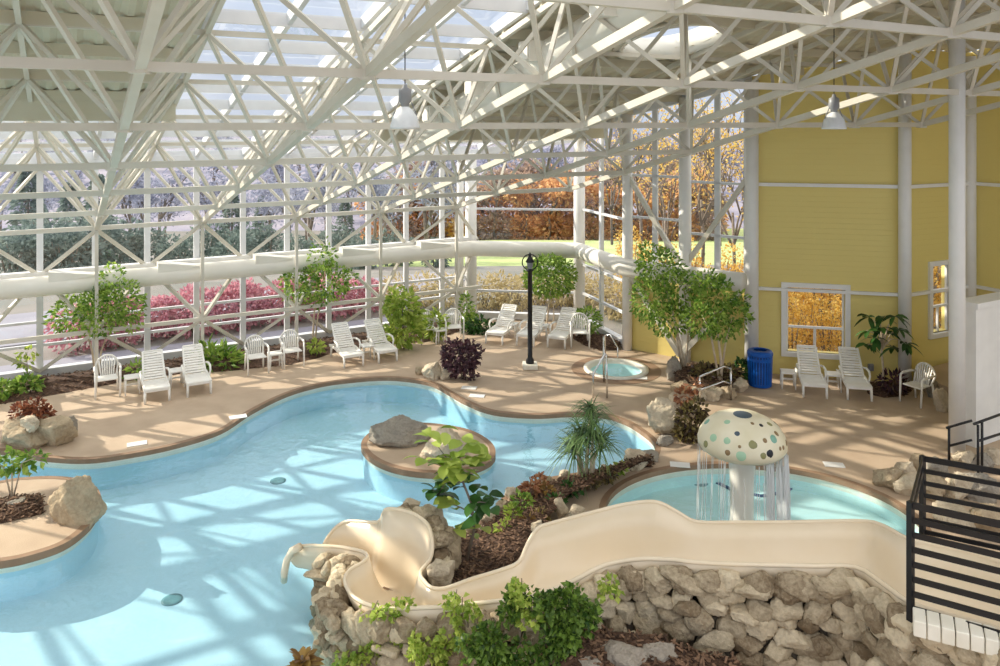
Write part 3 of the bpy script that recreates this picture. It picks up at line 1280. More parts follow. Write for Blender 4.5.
# curled apron at the outlet
mb = MB()
e0, e1 = outr[-4], outr[-1]
mb.tube([P(300, 546.5, .33), P(292, 551, .24), P(287, 560, .1), P(284.5, 572, -.04), P(284, 581, -.2)], [.05, .05, .05, .05, .045], 8)
mb.build('outlet_lip', M['slide'], slide, True)
# joints between the fibreglass lengths
for i in (3 * 5, 3 * 9, 3 * 15, 3 * 35):
    mb = MB()
    mb.tube([p + Vector((0, -.0, .012)) for p in slide_section(inn[i], outr[i], 0)[1:-1]], .007, 5)
    mb.build('joint', M['coping'], slide, True)

# ---------------------------------------------------------------- rock wall carrying the slide
core = structure_root('wall_rockwork')
mb = MB()
vs, fs = [], []
N = len(inn)
for a, b in zip(inn, outr):
    d = (b - a)
    d.z = 0
    d = d.normalized() * .02
    lo = max(min(a.z, b.z) - .54, -.1)
    vs += [Vector((a.x - d.x, a.y - d.y, lo - .02)), Vector((b.x + d.x, b.y + d.y, lo - .02)), Vector((b.x + d.x, b.y + d.y, -.95)), Vector((a.x - d.x, a.y - d.y, -.95))]
E = N - 9
for i in range(E):
    for k in range(4):
        fs.append((i * 4 + k, i * 4 + (k + 1) % 4, (i + 1) * 4 + (k + 1) % 4, (i + 1) * 4 + k))
fs += [(0, 1, 2, 3), (E * 4 + 3, E * 4 + 2, E * 4 + 1, E * 4)]
mb.add(vs, fs)
struct(mb.build('concrete_core', M['mortar'], core))


def stone_face(name, line, zlo, ztop, seed, small=.13, big=.30, out=1, only=None, bulge=.06):
    """Rubble stones laid over a vertical face following a polyline; one mesh, it is the wall's pattern."""
    rr = random.Random(seed)
    cum = [0.0]
    for a, b in zip(line[:-1], line[1:]):
        cum.append(cum[-1] + (b.xy - a.xy).length)
    L = cum[-1]

    def at(s):
        s = min(max(s, 0), L - 1e-4)
        for i in range(len(cum) - 1):
            if cum[i + 1] >= s:
                t = (s - cum[i]) / max(1e-6, cum[i + 1] - cum[i])
                p = line[i].lerp(line[i + 1], t)
                d = line[min(i + 2, len(line) - 1)].xy - line[max(i - 1, 0)].xy
                d.normalize()
                return p, Vector((d.x, d.y, 0)), Vector((d.y * out, -d.x * out, 0))
    m_ = MB()
    z = zlo
    zmax = max(ztop(p) for p in line)
    while z < zmax:
        h = rr.uniform(small * .8, big * .7)
        s = -rr.random() * .2
        while s < L:
            w = rr.uniform(small, big) * (1.15 if rr.random() < .75 else 1.7)
            p, t, n = at(s + w / 2)
            zt = ztop(p)
            zc = z + h / 2 + rr.uniform(-.35, .35) * h
            if zc + h * .2 < zt:
                hh = h * rr.uniform(1.0, 1.55)
                if zc + hh / 2 > zt + .02:
                    zc = zt + .02 - hh / 2
                sz = (w * 1.12, rr.uniform(.16, .26), hh * 1.1)
                rot = Matrix((t, n, Vector((0, 0, 1)))).transposed() @ Matrix.Rotation(rr.uniform(-.4, .4), 3, 'Y')
                base = p.copy()
                base.z = zc
                base += n * rr.uniform(-.02, bulge)
                m_.add([rot @ v + base for v in rock_verts(ICO4[0], sz, rr.random() * 9999, .7)], ICO4[1])
            s += w
        z += h * .86
    s = 0.0
    while s < L:          # top course, fitted under the rim
        w = rr.uniform(small, big) * 1.2
        p, t, n = at(s + w / 2)
        hh = rr.uniform(.8, 1.2) * (small + big) * .45
        rot = Matrix((t, n, Vector((0, 0, 1)))).transposed() @ Matrix.Rotation(rr.uniform(-.15, .15), 3, 'Y')
        base = Vector((p.x, p.y, ztop(p) + rr.uniform(-.01, .03) - hh / 2)) + n * rr.uniform(0, bulge)
        if base.z > zlo:
            m_.add([rot @ v + base for v in rock_verts(ICO4[0], (w * 1.14, rr.uniform(.18, .26), hh * 1.15), rr.random() * 9999, .7)], ICO4[1])
        s += w
    return struct(m_.build(name, M['stonewall'], core, True))


fr_ = 29 * 3
front = [p.copy() for p in outr[:fr_]]


def pull(line, k):
    out = []
    for i, p in enumerate(line):
        d = line[min(i + 1, len(line) - 1)].xy - line[max(i - 1, 0)].xy
        d.normalize()
        out.append(p + Vector((-d.y, d.x, 0)) * k)
    return out


face = pull(front, .06)
stone_face('stonework', face, -.15, lambda p: p.z - .06, 5, small=.15, big=.30, out=-1, bulge=.07)
left = pull([p.copy() for p in outr[26 * 3:37 * 3]], .12)
stone_face('stonework', left, -.62, lambda p: p.z - .05, 8, small=.10, big=.22, out=-1, bulge=.16)
back = pull([p.copy() for p in inn[29 * 3:36 * 3]], -.15)
stone_face('stonework', back, -.1, lambda p: p.z - .03, 9, small=.12, big=.24, out=1, bulge=.05)

# ---------------------------------------------------------------- mulch beds
def bed(name, far, near, zf, zn, label, group=None, rows=10, bump=.05, m='mulch'):
    n = 40
    fa, ne = [], []
    for src, dst in ((far, fa), (near, ne)):
        cum = [0]
        for a, b in zip(src[:-1], src[1:]):
            cum.append(cum[-1] + (b - a).length)
        for k in range(n + 1):
            s = cum[-1] * k / n
            for i in range(len(cum) - 1):
                if cum[i + 1] >= s - 1e-6:
                    dst.append(src[i].lerp(src[i + 1], min(1, (s - cum[i]) / max(1e-6, cum[i + 1] - cum[i]))))
                    break
    vs = []
    for r in range(rows + 1):
        t = r / rows
        for k in range(n + 1):
            p = fa[k].lerp(ne[k], t)
            z = zf + (zn - zf) * t + .08 * math.sin(PI * t) + bump * noise.noise(p * 2.5)
            if r in (0, rows) or k in (0, n):
                z -= .04
            vs.append(Vector((p.x, p.y, z)))
    fs = [(r * (n + 1) + k, (r + 1) * (n + 1) + k, (r + 1) * (n + 1) + k + 1, r * (n + 1) + k + 1) for r in range(rows) for k in range(n)]
    m_ = MB()
    m_.add(vs, fs)
    skirt = []
    o = m_.build(name, M[m], None, True)
    rr = random.Random(3)
    c_ = MB()
    area = sum((fa[k + 1] - fa[k]).length * (ne[k] - fa[k]).length for k in range(n))
    for _ in range(int(min(2600, area * 420))):
        r, k = rr.uniform(0, rows - .01), rr.uniform(0, n - .01)
        p = vs[int(r) * (n + 1) + int(k)].lerp(vs[(int(r) + 1) * (n + 1) + int(k) + 1], rr.random())
        a = rr.uniform(0, 2 * PI)
        d = Vector((math.cos(a), math.sin(a), rr.uniform(-.2, .5)))
        L_ = rr.uniform(.03, .085)
        c_.beam(p + Vector((0, 0, .012)), p + d * L_ + Vector((0, 0, .012)), rr.uniform(.012, .03), .008)
    c = c_.build('bark_chips', M['chip'], o)
    c['kind'] = 'stuff'
    return tag(o, label, 'mulch bed', group, 'stuff')


def px(*pts):
    return [P(a, b) for a, b in pts]


bed('mulch_bed', px((652, 466), (632, 470), (600, 474), (560, 481), (520, 492), (500, 508), (480, 526), (452, 540)), [P(650, 472), P(628, 484), P(592, 500), P(571, 510), P(545, 520, .25), P(520, 545, .4), P(500, 565, .5), P(452, 580, .45)], .0, .30,
    'bark mulch planting bed between the big pool and the slide')
# mulch strip along the long glass wall
nearv = [(-4.5, 19.5), (-2.5, 19.45), (-1.2, 19.6), (0, 19.75), (1.2, 19.95), (2.5, 19.9), (3.6, 19.5), (5, 19.35), (6, 19.7), (7.4, 19.9), (8.6, 19.5), (9.6, 19.9), (10.3, 20.3)]
bed('mulch_bed', [UV(u, VG - .12) for u, v in nearv], [UV(*q) for q in nearv], .06, .03, 'long strip of bark mulch at the foot of the glass wall', rows=5, bump=.03)
bed('mulch_bed', px((573, 334), (590, 333), (607, 335), (622, 345)), px((572, 338), (585, 346), (600, 351), (618, 350)), .05, .03, 'small mulch patch in the glass corner beside the sunken tub', rows=4, bump=.03)
bed('mulch_bed', px((862, 385), (880, 384), (898, 383), (906, 385)), px((868, 394), (884, 398), (905, 396), (912, 391)), .05, .03, 'small dark mulch patch under the rubber plant by the yellow wall', rows=4, bump=.03)
bed('mulch_bed', px((676, 372), (700, 370), (728, 372), (742, 378)), px((674, 392), (694, 400), (722, 394), (742, 388)), .18, .16, 'raised mulch planter holding two trees before the sunlit yellow wall', rows=6, bump=.05)
bed('mulch_bed', px((-40, 500), (0, 500), (24, 499), (42, 498)), px((-40, 528), (0, 524), (22, 519), (44, 514)), .04, .04, 'patch of bark and stones on the island at the left edge', rows=5, bump=.04)
bed('mulch_bed', [P(560, 622, .62), P(600, 625, .62), P(660, 630, .62), P(740, 655, .62)], [P(560, 690, .45), P(610, 700, .45), P(680, 720, .45), P(760, 740, .45)], .58, .48, 'dark soil bed at the foot of the stone wall', rows=6, bump=.06)
b = MB()
b.prism([P(555, 628, .5).xy, P(620, 630, .5).xy, P(740, 662, .5).xy, P(760, 745, .5).xy, P(560, 700, .5).xy], -.9, .42)
struct(b.build('floor_soil', M['mortar']))

# ---------------------------------------------------------------- rocks
rock(18, 449, 50, 27, 'broad flat-topped sandstone boulder at the left edge of the deck planter', 'rock')
rock(50, 447, 36, 26, 'squarish sandstone boulder at the right end of the deck planter', 'rock')
rock(63, 440, 18, 22, 'narrow dark upright stone behind the squarish planter boulder', 'rockg')
b_ = P(28, 431, .30)
rock(28, 431, 20, 12, 'small stone lying on top of the left deck planter', 'rockw', .34)
rock(70, 526, 50, 43, 'big rough boulder on the tip of the left island', 'rock', depth=.7, seed=12)
rock(14, 508, 18, 7, 'small flat stone in the mulch of the left island', 'rockg', .05)
rock(399, 445, 58, 24, 'long low grey boulder on the middle island', 'rockg', depth=.75, seed=41)
rock(443, 466, 52, 31, 'pale rounded boulder at the front of the middle island', 'rockw', depth=.7, seed=9)
rock(431, 380, 18, 17, 'smooth pale boulder by the purple shrub at the far pool edge', 'rockw')
rock(447, 380, 15, 12, 'low pale stone between boulder and purple shrub', 'rockw')
rock(420, 375, 9, 8, 'small brown stone behind the smooth pale boulder', 'rock')
PL = 'rocks around the raised tree planter'
rock(667, 436, 32, 32, 'large cream boulder at the tip of the walkway between the pools', 'rockw', seed=21)
rock(681, 418, 26, 24, 'cream boulder behind the coleus at the walkway', 'rockw')
rock(673, 436, 18, 11, 'dark grey stone in front of the large cream boulder', 'rockg')
rock(666, 446, 16, 8, 'flat grey stone lying on the walkway edge', 'rockg')
rock(639, 470, 26, 16, 'white boulder closing the mulch bed by the wading pool', 'rockw')
rock(650, 462, 18, 9, 'low grey stone at the pool edge beside the white boulder', 'rockg')
rock(676, 381, 16, 24, 'dark tall rock at the left corner of the tree planter', 'rockg', group=PL)
rock(683, 396, 20, 14, 'golden rounded rock on the pool side of the tree planter', 'rock', group=PL)
rock(697, 402, 20, 12, 'pale rock at the front of the tree planter by the steel rail', 'rockw', group=PL)
rock(713, 401, 20, 13, 'cream rock under the steel rail of the tree planter', 'rockw', group=PL)
rock(728, 399, 18, 12, 'tan rock right of the steel rail post', 'rock', group=PL)
rock(741, 393, 15, 13, 'white rock at the right corner of the tree planter near the blue bin', 'rockw', group=PL)
rock(690, 388, 14, 12, 'small tan rock inside the tree planter rim', 'rock', group=PL)
RP = 'rock pile beside the wading pool'
for k, (x, y, w, h, m, l) in enumerate([(892, 490, 26, 20, 'rock', 'tan rock at the left foot of the pile by the wading pool'), (908, 480, 22, 17, 'rockw', 'pale rock on the left shoulder of the pile by the wading pool'), (924, 474, 22, 17, 'rock', 'brown rock at the top of the pile by the wading pool'),
                                       (939, 480, 24, 20, 'rockg', 'grey rock right of the top of the pile'), (912, 497, 28, 19, 'rockw', 'broad cream rock low in the pile beside the railing corner'), (937, 503, 30, 22, 'rock', 'tan block behind the black railing, second from its corner'),
                                       (962, 500, 28, 24, 'rockw', 'pale block behind the black railing below the white partition'), (985, 503, 30, 26, 'rockg', 'grey block behind the black railing at the right edge'), (960, 530, 34, 22, 'rockw', 'low cream block behind the lower railing bars'),
                                       (992, 535, 34, 26, 'rock', 'brown block behind the lower railing bars at the right edge'), (966, 470, 20, 18, 'rockw', 'cream stone at the foot of the tall white column'), (984, 472, 24, 17, 'rockg', 'grey stone at the foot of the white partition'), (995, 466, 18, 16, 'rockw', 'pale stone at the right edge under the white partition')]):
    rock(x, y, w, h, l, m, group=RP)
LP_ = 'stones of the low border behind the armchair'
for x, y, w, h, m, l in [(936, 398, 17, 16, 'rockg', 'grey stone of the low border left of the tall column'), (942, 388, 15, 13, 'rock', 'brown stone on top of the low border by the tall column'), (943, 412, 15, 22, 'rockw', 'tall cream stone of the low border beside the column foot'), (930, 391, 9, 9, 'rock', 'smallest brown stone of the low border')]:
    rock(x, y, w, h, l, m, group=LP_)
SPL = 'rocks piled beside the slide bowl'
for x, y, z, w, h, m, l in [(438, 556, .3, 24, 46, 'rockw', 'tall cream rock against the back of the slide bowl'), (447, 572, .35, 24, 40, 'rock', 'tan rock against the mulch beside the slide bowl'), (441, 585, .45, 26, 24, 'rockw', 'low pale rock in the crook of the slide'), (425, 528, .6, 20, 20, 'rockw', 'small cream rock on the crest behind the slide bowl'), (409, 516, .7, 20, 13, 'rockw', 'flat cream rock at the highest point of the slide bowl')]:
    rock(x, y, w, h, l, m, z, group=SPL)
EDG = 'edging stones along the mulch bed'
ed = [(622, 473, 15, 9), (606, 475, 14, 8), (585, 478, 14, 8), (566, 481, 13, 9), (545, 486, 14, 9), (527, 492, 13, 9), (512, 500, 13, 10), (501, 512, 13, 10), (488, 524, 13, 10), (470, 534, 14, 10), (455, 545, 16, 12)]
place = ['nearest the white boulder', 'second from the white boulder', 'behind the dracaena stems', 'left of the dracaena stems', 'behind the orange croton', 'at the pool bend by the croton', 'under the yellow-green leaves', 'beside the yellow-green leaves', 'right of the fiddle-leaf fig', 'behind the fiddle-leaf stem', 'nearest the slide bowl']
for (x, y, w, h), l in zip(ed, place):
    rock(x, y, w, h, 'small edging stone of the mulch bed ' + l, 'rock' if x % 2 else 'rockw', group=EDG)
rock(561, 517, 13, 18, 'upright cream stone standing by the slide rim', 'rockw', .1)
rock(577, 517, 16, 9, 'white stone tucked behind the slide rim', 'rockw', .25)
rock(537, 531, 13, 8, 'pale stone at the high corner of the slide rim', 'rockw', .6)
rock(626, 676, 52, 22, 'broad flat stone on the soil at the bottom of the photo', 'slab', .5, name='flat_stone', cat='stone')
rock(662, 672, 34, 20, 'smaller flat stone right of the broad one at the wall foot', 'slab', .5, name='flat_stone', cat='stone')
rock(588, 678, 34, 14, 'dark flat stone under the ivy at the wall foot', 'slab', .48, name='flat_stone', cat='stone')

# ---------------------------------------------------------------- resin furniture
def fan_chair(label, group, loc, rz):
    t = thing('resin_armchair', label, 'chair', loc, rz, group)
    b = MB()
    b.prism([(-.23, -.22), (.23, -.22), (.21, .2), (-.21, .2)], .385, .415)
    bevel(b.build('seat', M['plastic'], t), .012)
    b = MB()
    N = 13
    arch = [Vector((.25 * math.cos(PI - PI * k / (N - 1)), .22 + .10, .60 + .24 * math.sin(PI * k / (N - 1)))) for k in range(N)]
    arch = [Vector((-.21, .2, .40))] + arch + [Vector((.21, .2, .40))]
    b.tube(arch, .024, 8)
    for k in range(-3, 4):
        x = k * .062
        zt = .60 + .24 * math.sqrt(max(0, 1 - (x / .25) ** 2))
        b.beam(Vector((x * .75, .2, .41)), Vector((x, .32, zt)), .036, .014, Vector((1, 0, 0)) if False else Vector((0, 1, 0)))
    b.build('backrest', M['plastic'], t, True)
    for s in (-1, 1):
        b = MB()
        b.tube([Vector((s * .25, .30, .62)), Vector((s * .285, .15, .635)), Vector((s * .29, -.12, .63)), Vector((s * .28, -.21, .60))], [.022, .026, .028, .024], 8)
        b.build('armrest', M['plastic'], t, True)
        b = MB()
        b.tube([Vector((s * .28, -.21, .61)), Vector((s * .275, -.23, .3)), Vector((s * .27, -.25, 0))], [.024, .026, .022], 8)
        b.build('leg', M['plastic'], t, True)
        b = MB()
        b.tube([Vector((s * .23, .24, .44)), Vector((s * .24, .28, .2)), Vector((s * .25, .32, 0))], [.026, .026, .022], 8)
        b.build('leg', M['plastic'], t, True)
    return t


def lounger(label, group, loc, rz):
    t = thing('sun_lounger', label, 'sun lounger', loc, rz, group)
    b = MB()
    for s in (-1, 1):
        b.beam(Vector((s * .29, -.05, .27)), Vector((s * .29, .62, .30)), .05, .07)
        b.beam(Vector((s * .29, .62, .30)), Vector((s * .29, 1.15, .26)), .045, .06)
    b.beam(Vector((-.29, -.05, .27)), Vector((.29, -.05, .27)), .05, .07)
    b.beam(Vector((-.29, 1.12, .26)), Vector((.29, 1.12, .26)), .04, .05)
    bevel(b.build('frame', M['plastic'], t), .01)
    b = MB()
    for k in range(8):
        y = .0 + k * .078
        b.box((0, y, .30 - .018 * math.sin(PI * k / 7)), (.54, .068, .018))
    b.build('seat', M['plastic'], t)
    b = MB()
    a, c = Vector((0, .60, .31)), Vector((0, 1.12, .80))
    d = (c - a).normalized()
    for s in (-1, 1):
        b.beam(a + Vector((s * .265, 0, 0)), c + Vector((s * .235, 0, 0)), .045, .035)
    for k in range(11):
        q = a + (c - a) * ((k + .5) / 11)
        hw = .255 - .03 * k / 11
        b.beam(q - Vector((hw, 0, 0)), q + Vector((hw, 0, 0)), .046, .016, Vector((0, d.z, -d.y)))
    b.beam(c - Vector((.235, 0, 0)), c + Vector((.235, 0, 0)), .05, .03)
    b.build('backrest', M['plastic'], t)
    b = MB()
    b.beam(Vector((0, .95, .62)), Vector((0, 1.12, .27)), .3, .02, Vector((0, 1, 0)))
    b.build('back_prop', M['plastic'], t)
    for s in (-1, 1):
        b = MB()
        b.tube([Vector((s * .31, .28, .30)), Vector((s * .335, .27, .43)), Vector((s * .345, .38, .50)), Vector((s * .34, .60, .50)), Vector((s * .30, .78, .47))], [.022, .026, .028, .026, .02], 8)
        b.build('armrest', M['plastic'], t, True)
        b = MB()
        b.tube([Vector((s * .28, -.03, .27)), Vector((s * .285, -.06, .14)), Vector((s * .285, -.07, 0))], [.035, .032, .028], 8)
        b.build('leg', M['plastic'], t, True)
        b = MB()
        b.tube([Vector((s * .28, .98, .27)), Vector((s * .285, 1.02, .14)), Vector((s * .285, 1.04, 0))], [.035, .032, .028], 8)
        b.build('leg', M['plastic'], t, True)
    return t


def side_table(label, group, loc, rz):
    t = thing('side_table', label, 'table', loc, rz, group)
    b = MB()
    b.prism([(-.2, -.2), (.2, -.2), (.2, .2), (-.2, .2)], .36, .40)
    bevel(b.build('table_top', M['plastic'], t), .015)
    for sx in (-1, 1):
        for sy in (-1, 1):
            b = MB()
            b.tube([Vector((sx * .165, sy * .165, .36)), Vector((sx * .18, sy * .18, 0))], [.026, .02], 6)
            b.build('leg', M['plastic'], t, True)
    b = MB()
    b.beam(Vector((-.17, .17, .16)), Vector((.17, .17, .16)), .02, .04)
    b.build('stretcher', M['plastic'], t)
    return t


R_ = math.radians
GL = 'white resin sun loungers around the pool'
GCh = 'white resin armchairs around the pool'
GT = 'low white side tables beside the seats'
LG = [(157, 401.5, 29, 'white sun lounger near the left end, right of the fan-back armchair'), (199, 394.5, 29, 'white sun lounger by the fern, second from the left'), (353, 366, 29, 'white sun lounger left of the pair near the small topiary bush'),
      (387, 361.5, 29, 'white sun lounger right of the pair near the leafy bush'), (495, 343.5, -22, 'white sun lounger left of the black lamp post'), (526, 345.5, -22, 'white sun lounger partly hidden behind the black lamp post'),
      (557, 347.5, -22, 'white sun lounger right of the lamp post below the round tree'), (814.5, 397, -13, 'white sun lounger under the yellow wall window, left one'), (859, 399.5, -13, 'white sun lounger under the yellow wall window, right one')]
first = None
for x, y, a, l in LG:
    p = P(x, y)
    if first is None:
        first = lounger(l, GL, p, R_(a))
        first.scale = (.84, 1, 1)
    else:
        dup(first, p, R_(a), l, GL)
CH = [(107.5, 395, 29, 'white fan-back armchair at the left, beside the fig tree trunk'), (256.5, 372, 29, 'white fan-back armchair left of the small table by the glass wall'), (292, 365.5, 29, 'white fan-back armchair right of the small table by the glass wall'),
      (428, 342, 20, 'white armchair left of the small table beside the leafy bush'), (454, 340.5, 10, 'white armchair in the glass corner left of the reclined loungers'), (580, 346, -4, 'white round-back armchair right of the lounger row in the glass corner'), (917, 403, -62, 'white armchair standing alone right of the rubber plant')]
first = None
for x, y, a, l in CH:
    p = P(x, y)
    if first is None:
        first = fan_chair(l, GCh, p, R_(a))
        first.scale = (.88, .9, .96)
    else:
        dup(first, p, R_(a), l, GCh)
TB = [(132, 393, 29, 'low white side table between left armchair and lounger'), (177, 386, 29, 'low white side table between the two leftmost loungers'), (275, 368, 29, 'low white side table between two fan-back armchairs'), (367, 359.5, 29, 'low white side table between the lounger pair near the topiary bush'),
      (440, 343, 20, 'low white side table between the two corner armchairs'), (512, 336.5, -22, 'low white side table left of the lamp post between loungers'), (543, 338, -22, 'low white side table right of the lamp post between loungers'), (788, 387.5, -13, 'low white side table right of the blue bin'), (833, 390, -13, 'low white side table between the loungers at the yellow wall')]
first = None
for x, y, a, l in TB:
    p = P(x, y)
    if first is None:
        first = side_table(l, GT, p, R_(a))
        first.scale = (.80, .80, .95)
    else:
        dup(first, p, R_(a), l, GT)

# ---------------------------------------------------------------- bin, lamp post, pendants, mushroom, rails
p = P(760, 385.5)
t = thing('litter_bin', 'blue slatted metal litter bin beside the white column', 'bin', p)
b = MB()
for k in range(26):
    a = 2 * PI * k / 26
    d = Vector((math.cos(a), math.sin(a), 0))
    b.beam(d * .25 + Vector((0, 0, .04)), d * .27 + Vector((0, 0, .70)), .045, .012, d)
b.build('slats', M['blue'], t)
for z, r in ((.05, .255), (.62, .275), (.74, .285)):
    b = MB()
    b.lathe([(r - .02, z - .03), (r, z - .03), (r, z + .03), (r - .02, z + .03), (r - .02, z - .03)], 28)
    b.build('hoop', M['blue'], t)
b = MB()
b.lathe([(.23, .04), (.23, .7), (.21, .7), (.21, .06), (.001, .06)], 24)
b.build('liner', M['black'], t, True)
b = MB()
b.lathe([(.285, .76), (.26, .80), (.15, .82), (.15, .79), (.25, .76), (.285, .76)], 28)
b.build('lid', M['blue'], t, True)

p = P(530, 368)
t = thing('lamp_post', 'tall black lamp post with ringed lantern standing on the pool deck', 'lamp post', p)
b = MB()
b.box((0, 0, .06), (.36, .36, .12))
bevel(b.build('base', M['coping'], t), .02)
b = MB()
b.lathe([(.1, .12), (.1, .2), (.06, .26), (.055, 2.35), (.085, 2.37), (.085, 2.40), (.04, 2.42), (.001, 2.42)], 16)
b.build('post', M['black'], t, True)
b = MB()
b.tube([Vector((.19 * math.cos(a), 0, 2.58 + .19 * math.sin(a))) for a in [2 * PI * k / 24 for k in range(24)]], .014, 8, True)
b.build('ring', M['black'], t, True)
b = MB()
b.lathe([(.001, 2.83), (.02, 2.80), (.035, 2.76), (.03, 2.73), (.11, 2.60), (.10, 2.58), (.001, 2.60)], 16)
b.build('hood', M['black'], t, True)
b = MB()
b.lathe([(.08, 2.585), (.065, 2.45), (.04, 2.41), (.001, 2.41)], 16)
b.build('lantern', M['grey'], t, True)


def pendant(px_, py_, d, label):
    p = PD(px_, py_, d)
    u, v = uv_of(p)
    zt_ = zr(v) - .05
    t = thing('pendant_light', label, 'light', p, 0, 'high bay pendant lights')
    b = MB()
    b.tube([Vector((0, 0, .28)), Vector((0, 0, zt_ - p.z))], .008, 6)
    b.build('cord', M['black'], t)
    b = MB()
    b.lathe([(.001, .33), (.03, .32), (.035, .28), (.085, .25), (.09, .1), (.06, .06), (.05, .0), (.001, 0)], 16)
    b.build('ballast', M['grey'], t, True)
    b = MB()
    b.lathe([(.05, .02), (.10, -.02), (.17, -.12), (.20, -.25), (.205, -.28), (.19, -.27), (.16, -.13), (.09, -.03), (.04, 0)], 28)
    b.build('lamp_shade', M['lens'], t, True)
    for s in (-1, 1):
        b = MB()
        b.tube([Vector((s * .07, 0, .12)), Vector((s * .16, 0, -.1))], .008, 6)
        b.build('bracket', M['grey'], t)
    return t


pendant(405, 108, 10.6, 'grey and white high bay pendant over the pool, larger and left')
pendant(834, 113, 13.5, 'white high bay pendant hanging in front of the yellow wall')

mp = Vector((3.41, 11.0, ZK))
t = thing('mushroom_fountain', 'cream spotted mushroom fountain raining water in the wading pool', 'fountain', mp)
zb_ = 1.46 - ZK
b = MB()
b.lathe([(.24, 0), (.20, .1), (.165, .5), (.16, 1.2), (.19, zb_ - .05), (.24, zb_)], 28)
b.build('stem', M['stem'], t, True)
prof = [(.2, zb_ - .02), (.45, zb_ - .08), (.56, zb_ - .06), (.605, zb_ + .0), (.61, zb_ + .06), (.585, zb_ + .15), (.52, zb_ + .25), (.42, zb_ + .335), (.28, zb_ + .40), (.12, zb_ + .43), (.001, zb_ + .435)]
b = MB()
b.lathe(prof, 40)
b.build('cap', M['mush'], t, True)
rr = random.Random(4)
SP = {k: mat('spot_' + k, c, rough=.35) for k, c in (('teal', '#7fae9a'), ('slate', '#4a5a66'), ('olive', '#8c8a5c'), ('brown', '#8d7550'), ('black', '#22262c'), ('jade', '#a5c9a8'))}


def cap_pt(az, s):
    """Point and outward normal on the cap: az round it, s from rim (0) to top (1)."""
    pr = prof[4:]
    f_ = s * (len(pr) - 1)
    i = min(int(f_), len(pr) - 2)
    k = f_ - i
    r, z = pr[i][0] + (pr[i + 1][0] - pr[i][0]) * k, pr[i][1] + (pr[i + 1][1] - pr[i][1]) * k
    tr_, tz = pr[i + 1][0] - pr[i][0], pr[i + 1][1] - pr[i][1]
    n = Vector((tz * math.cos(az), tz * math.sin(az), -tr_)).normalized()
    return Vector((r * math.cos(az), r * math.sin(az), z)), n


for az, s, r, c in [(-90, .95, .13, 'slate'), (-115, .45, .04, 'slate'), (-92, .27, .06, 'olive'), (-108, .03, .065, 'jade'), (-80, .05, .045, 'olive'), (-70, .08, .055, 'black'), (-55, .32, .06, 'teal'), (-72, .33, .035, 'brown'), (-42, .1, .035, 'brown'), (-50, .12, .03, 'brown'),
                    (-58, .6, .035, 'black'), (-78, .66, .03, 'brown'), (-125, .05, .04, 'brown'), (-110, .22, .025, 'brown'), (-150, .25, .06, 'jade'), (-145, .62, .05, 'jade'), (-160, .05, .05, 'olive'), (-40, .38, .045, 'brown'), (-25, .1, .05, 'brown'), (-30, .55, .05, 'olive'), (-128, .28, .05, 'jade'), (60, .3, .06, 'teal'), (110, .3, .05, 'brown'), (10, .3, .06, 'olive'), (170, .4, .06, 'teal'), (85, .1, .05, 'slate')]:
    p, n = cap_pt(R_(az), s)
    a = n.cross(Vector((0, 0, 1)))
    a = a.normalized() if a.length > 1e-3 else Vector((1, 0, 0))
    c2 = n.cross(a)
    q = MB()
    K = 16
    vs = [p + n * .008]
    for fr2, up in ((.6, .006), (1, -.004)):
        vs += [p + (a * math.cos(2 * PI * k / K) + c2 * math.sin(2 * PI * k / K)) * r * fr2 + n * up for k in range(K)]
    fs = [(0, 1 + k, 1 + (k + 1) % K) for k in range(K)] + [(1 + k, 1 + K + k, 1 + K + (k + 1) % K, 1 + (k + 1) % K) for k in range(K)]
    q.add(vs, fs)
    q.build('spot', SP[c], t, True)
q = MB()
for k in range(250):
    a = R_(rr.uniform(-75, 40)) if k < 190 else R_(rr.uniform(-180, 180))
    r0 = .60 + rr.uniform(-.03, .02)
    z0_ = zb_ - .04
    L_ = rr.uniform(.5, 1) * (z0_ - (ZW - ZK))
    zs = z0_ - rr.uniform(0, .9) * (z0_ - (ZW - ZK) - L_)
    d = Vector((math.cos(a), math.sin(a), 0))
    w0 = rr.uniform(.003, .008)
    q.tube([d * (r0 + .0) + Vector((0, 0, zs)), d * (r0 + .02) + Vector((0, 0, zs - L_ * .5)), d * (r0 + .03) + Vector((0, 0, zs - L_))], [w0, w0 * .8, w0 * .5], 5)
o = q.build('falling_water', M['drip'], t, True)
o['kind'] = 'stuff'


def handrail(name, label, m, paths, r, cat='handrail', group=None):
    base = sum((Vector(p[0]) for p in paths), Vector()) / len(paths)
    base.z = min(min(q[2] for q in p) for p in paths)
    t = thing(name, label, cat, base, 0, group)
    for nm, p in zip(['rail'] + ['post'] * 40, paths):
        b = MB()
        b.tube([Vector(q) - base for q in p], r, 8)
        b.build(nm, M[m], t, True)
    return t


a, c = P(593, 398), P(607, 398)
handrail('steel_handrail', 'stainless grab rail with two loops at the pool entry beside the dracaena', 'chrome', [[a, a + Vector((.02, .1, .5)), a + Vector((.3, .25, .9)), c + Vector((0, .1, .9)), c + Vector((0, .02, .5)), c]], .02)
a = P(604, 382)
handrail('steel_handrail', 'slim upright stainless post rail between hot tub and pool', 'chrome', [[a, a + Vector((0, 0, .85)), a + Vector((.05, .35, .95)), a + Vector((.05, .5, .9)), a + Vector((.05, .5, 0))]], .018)
a = P(612, 360)
handrail('steel_handrail', 'short curved stainless rail dipping into the hot tub', 'chrome', [[a + Vector((-.1, .5, 0)), a + Vector((-.1, .5, .5)), a + Vector((0, .3, .55)), a + Vector((.15, .05, .3)), a + Vector((.15, 0, -.2))]], .018)
a, c = P(700, 403), P(731, 400)
up = Vector((0, 0, 1))
m_ = a.lerp(c, .75)
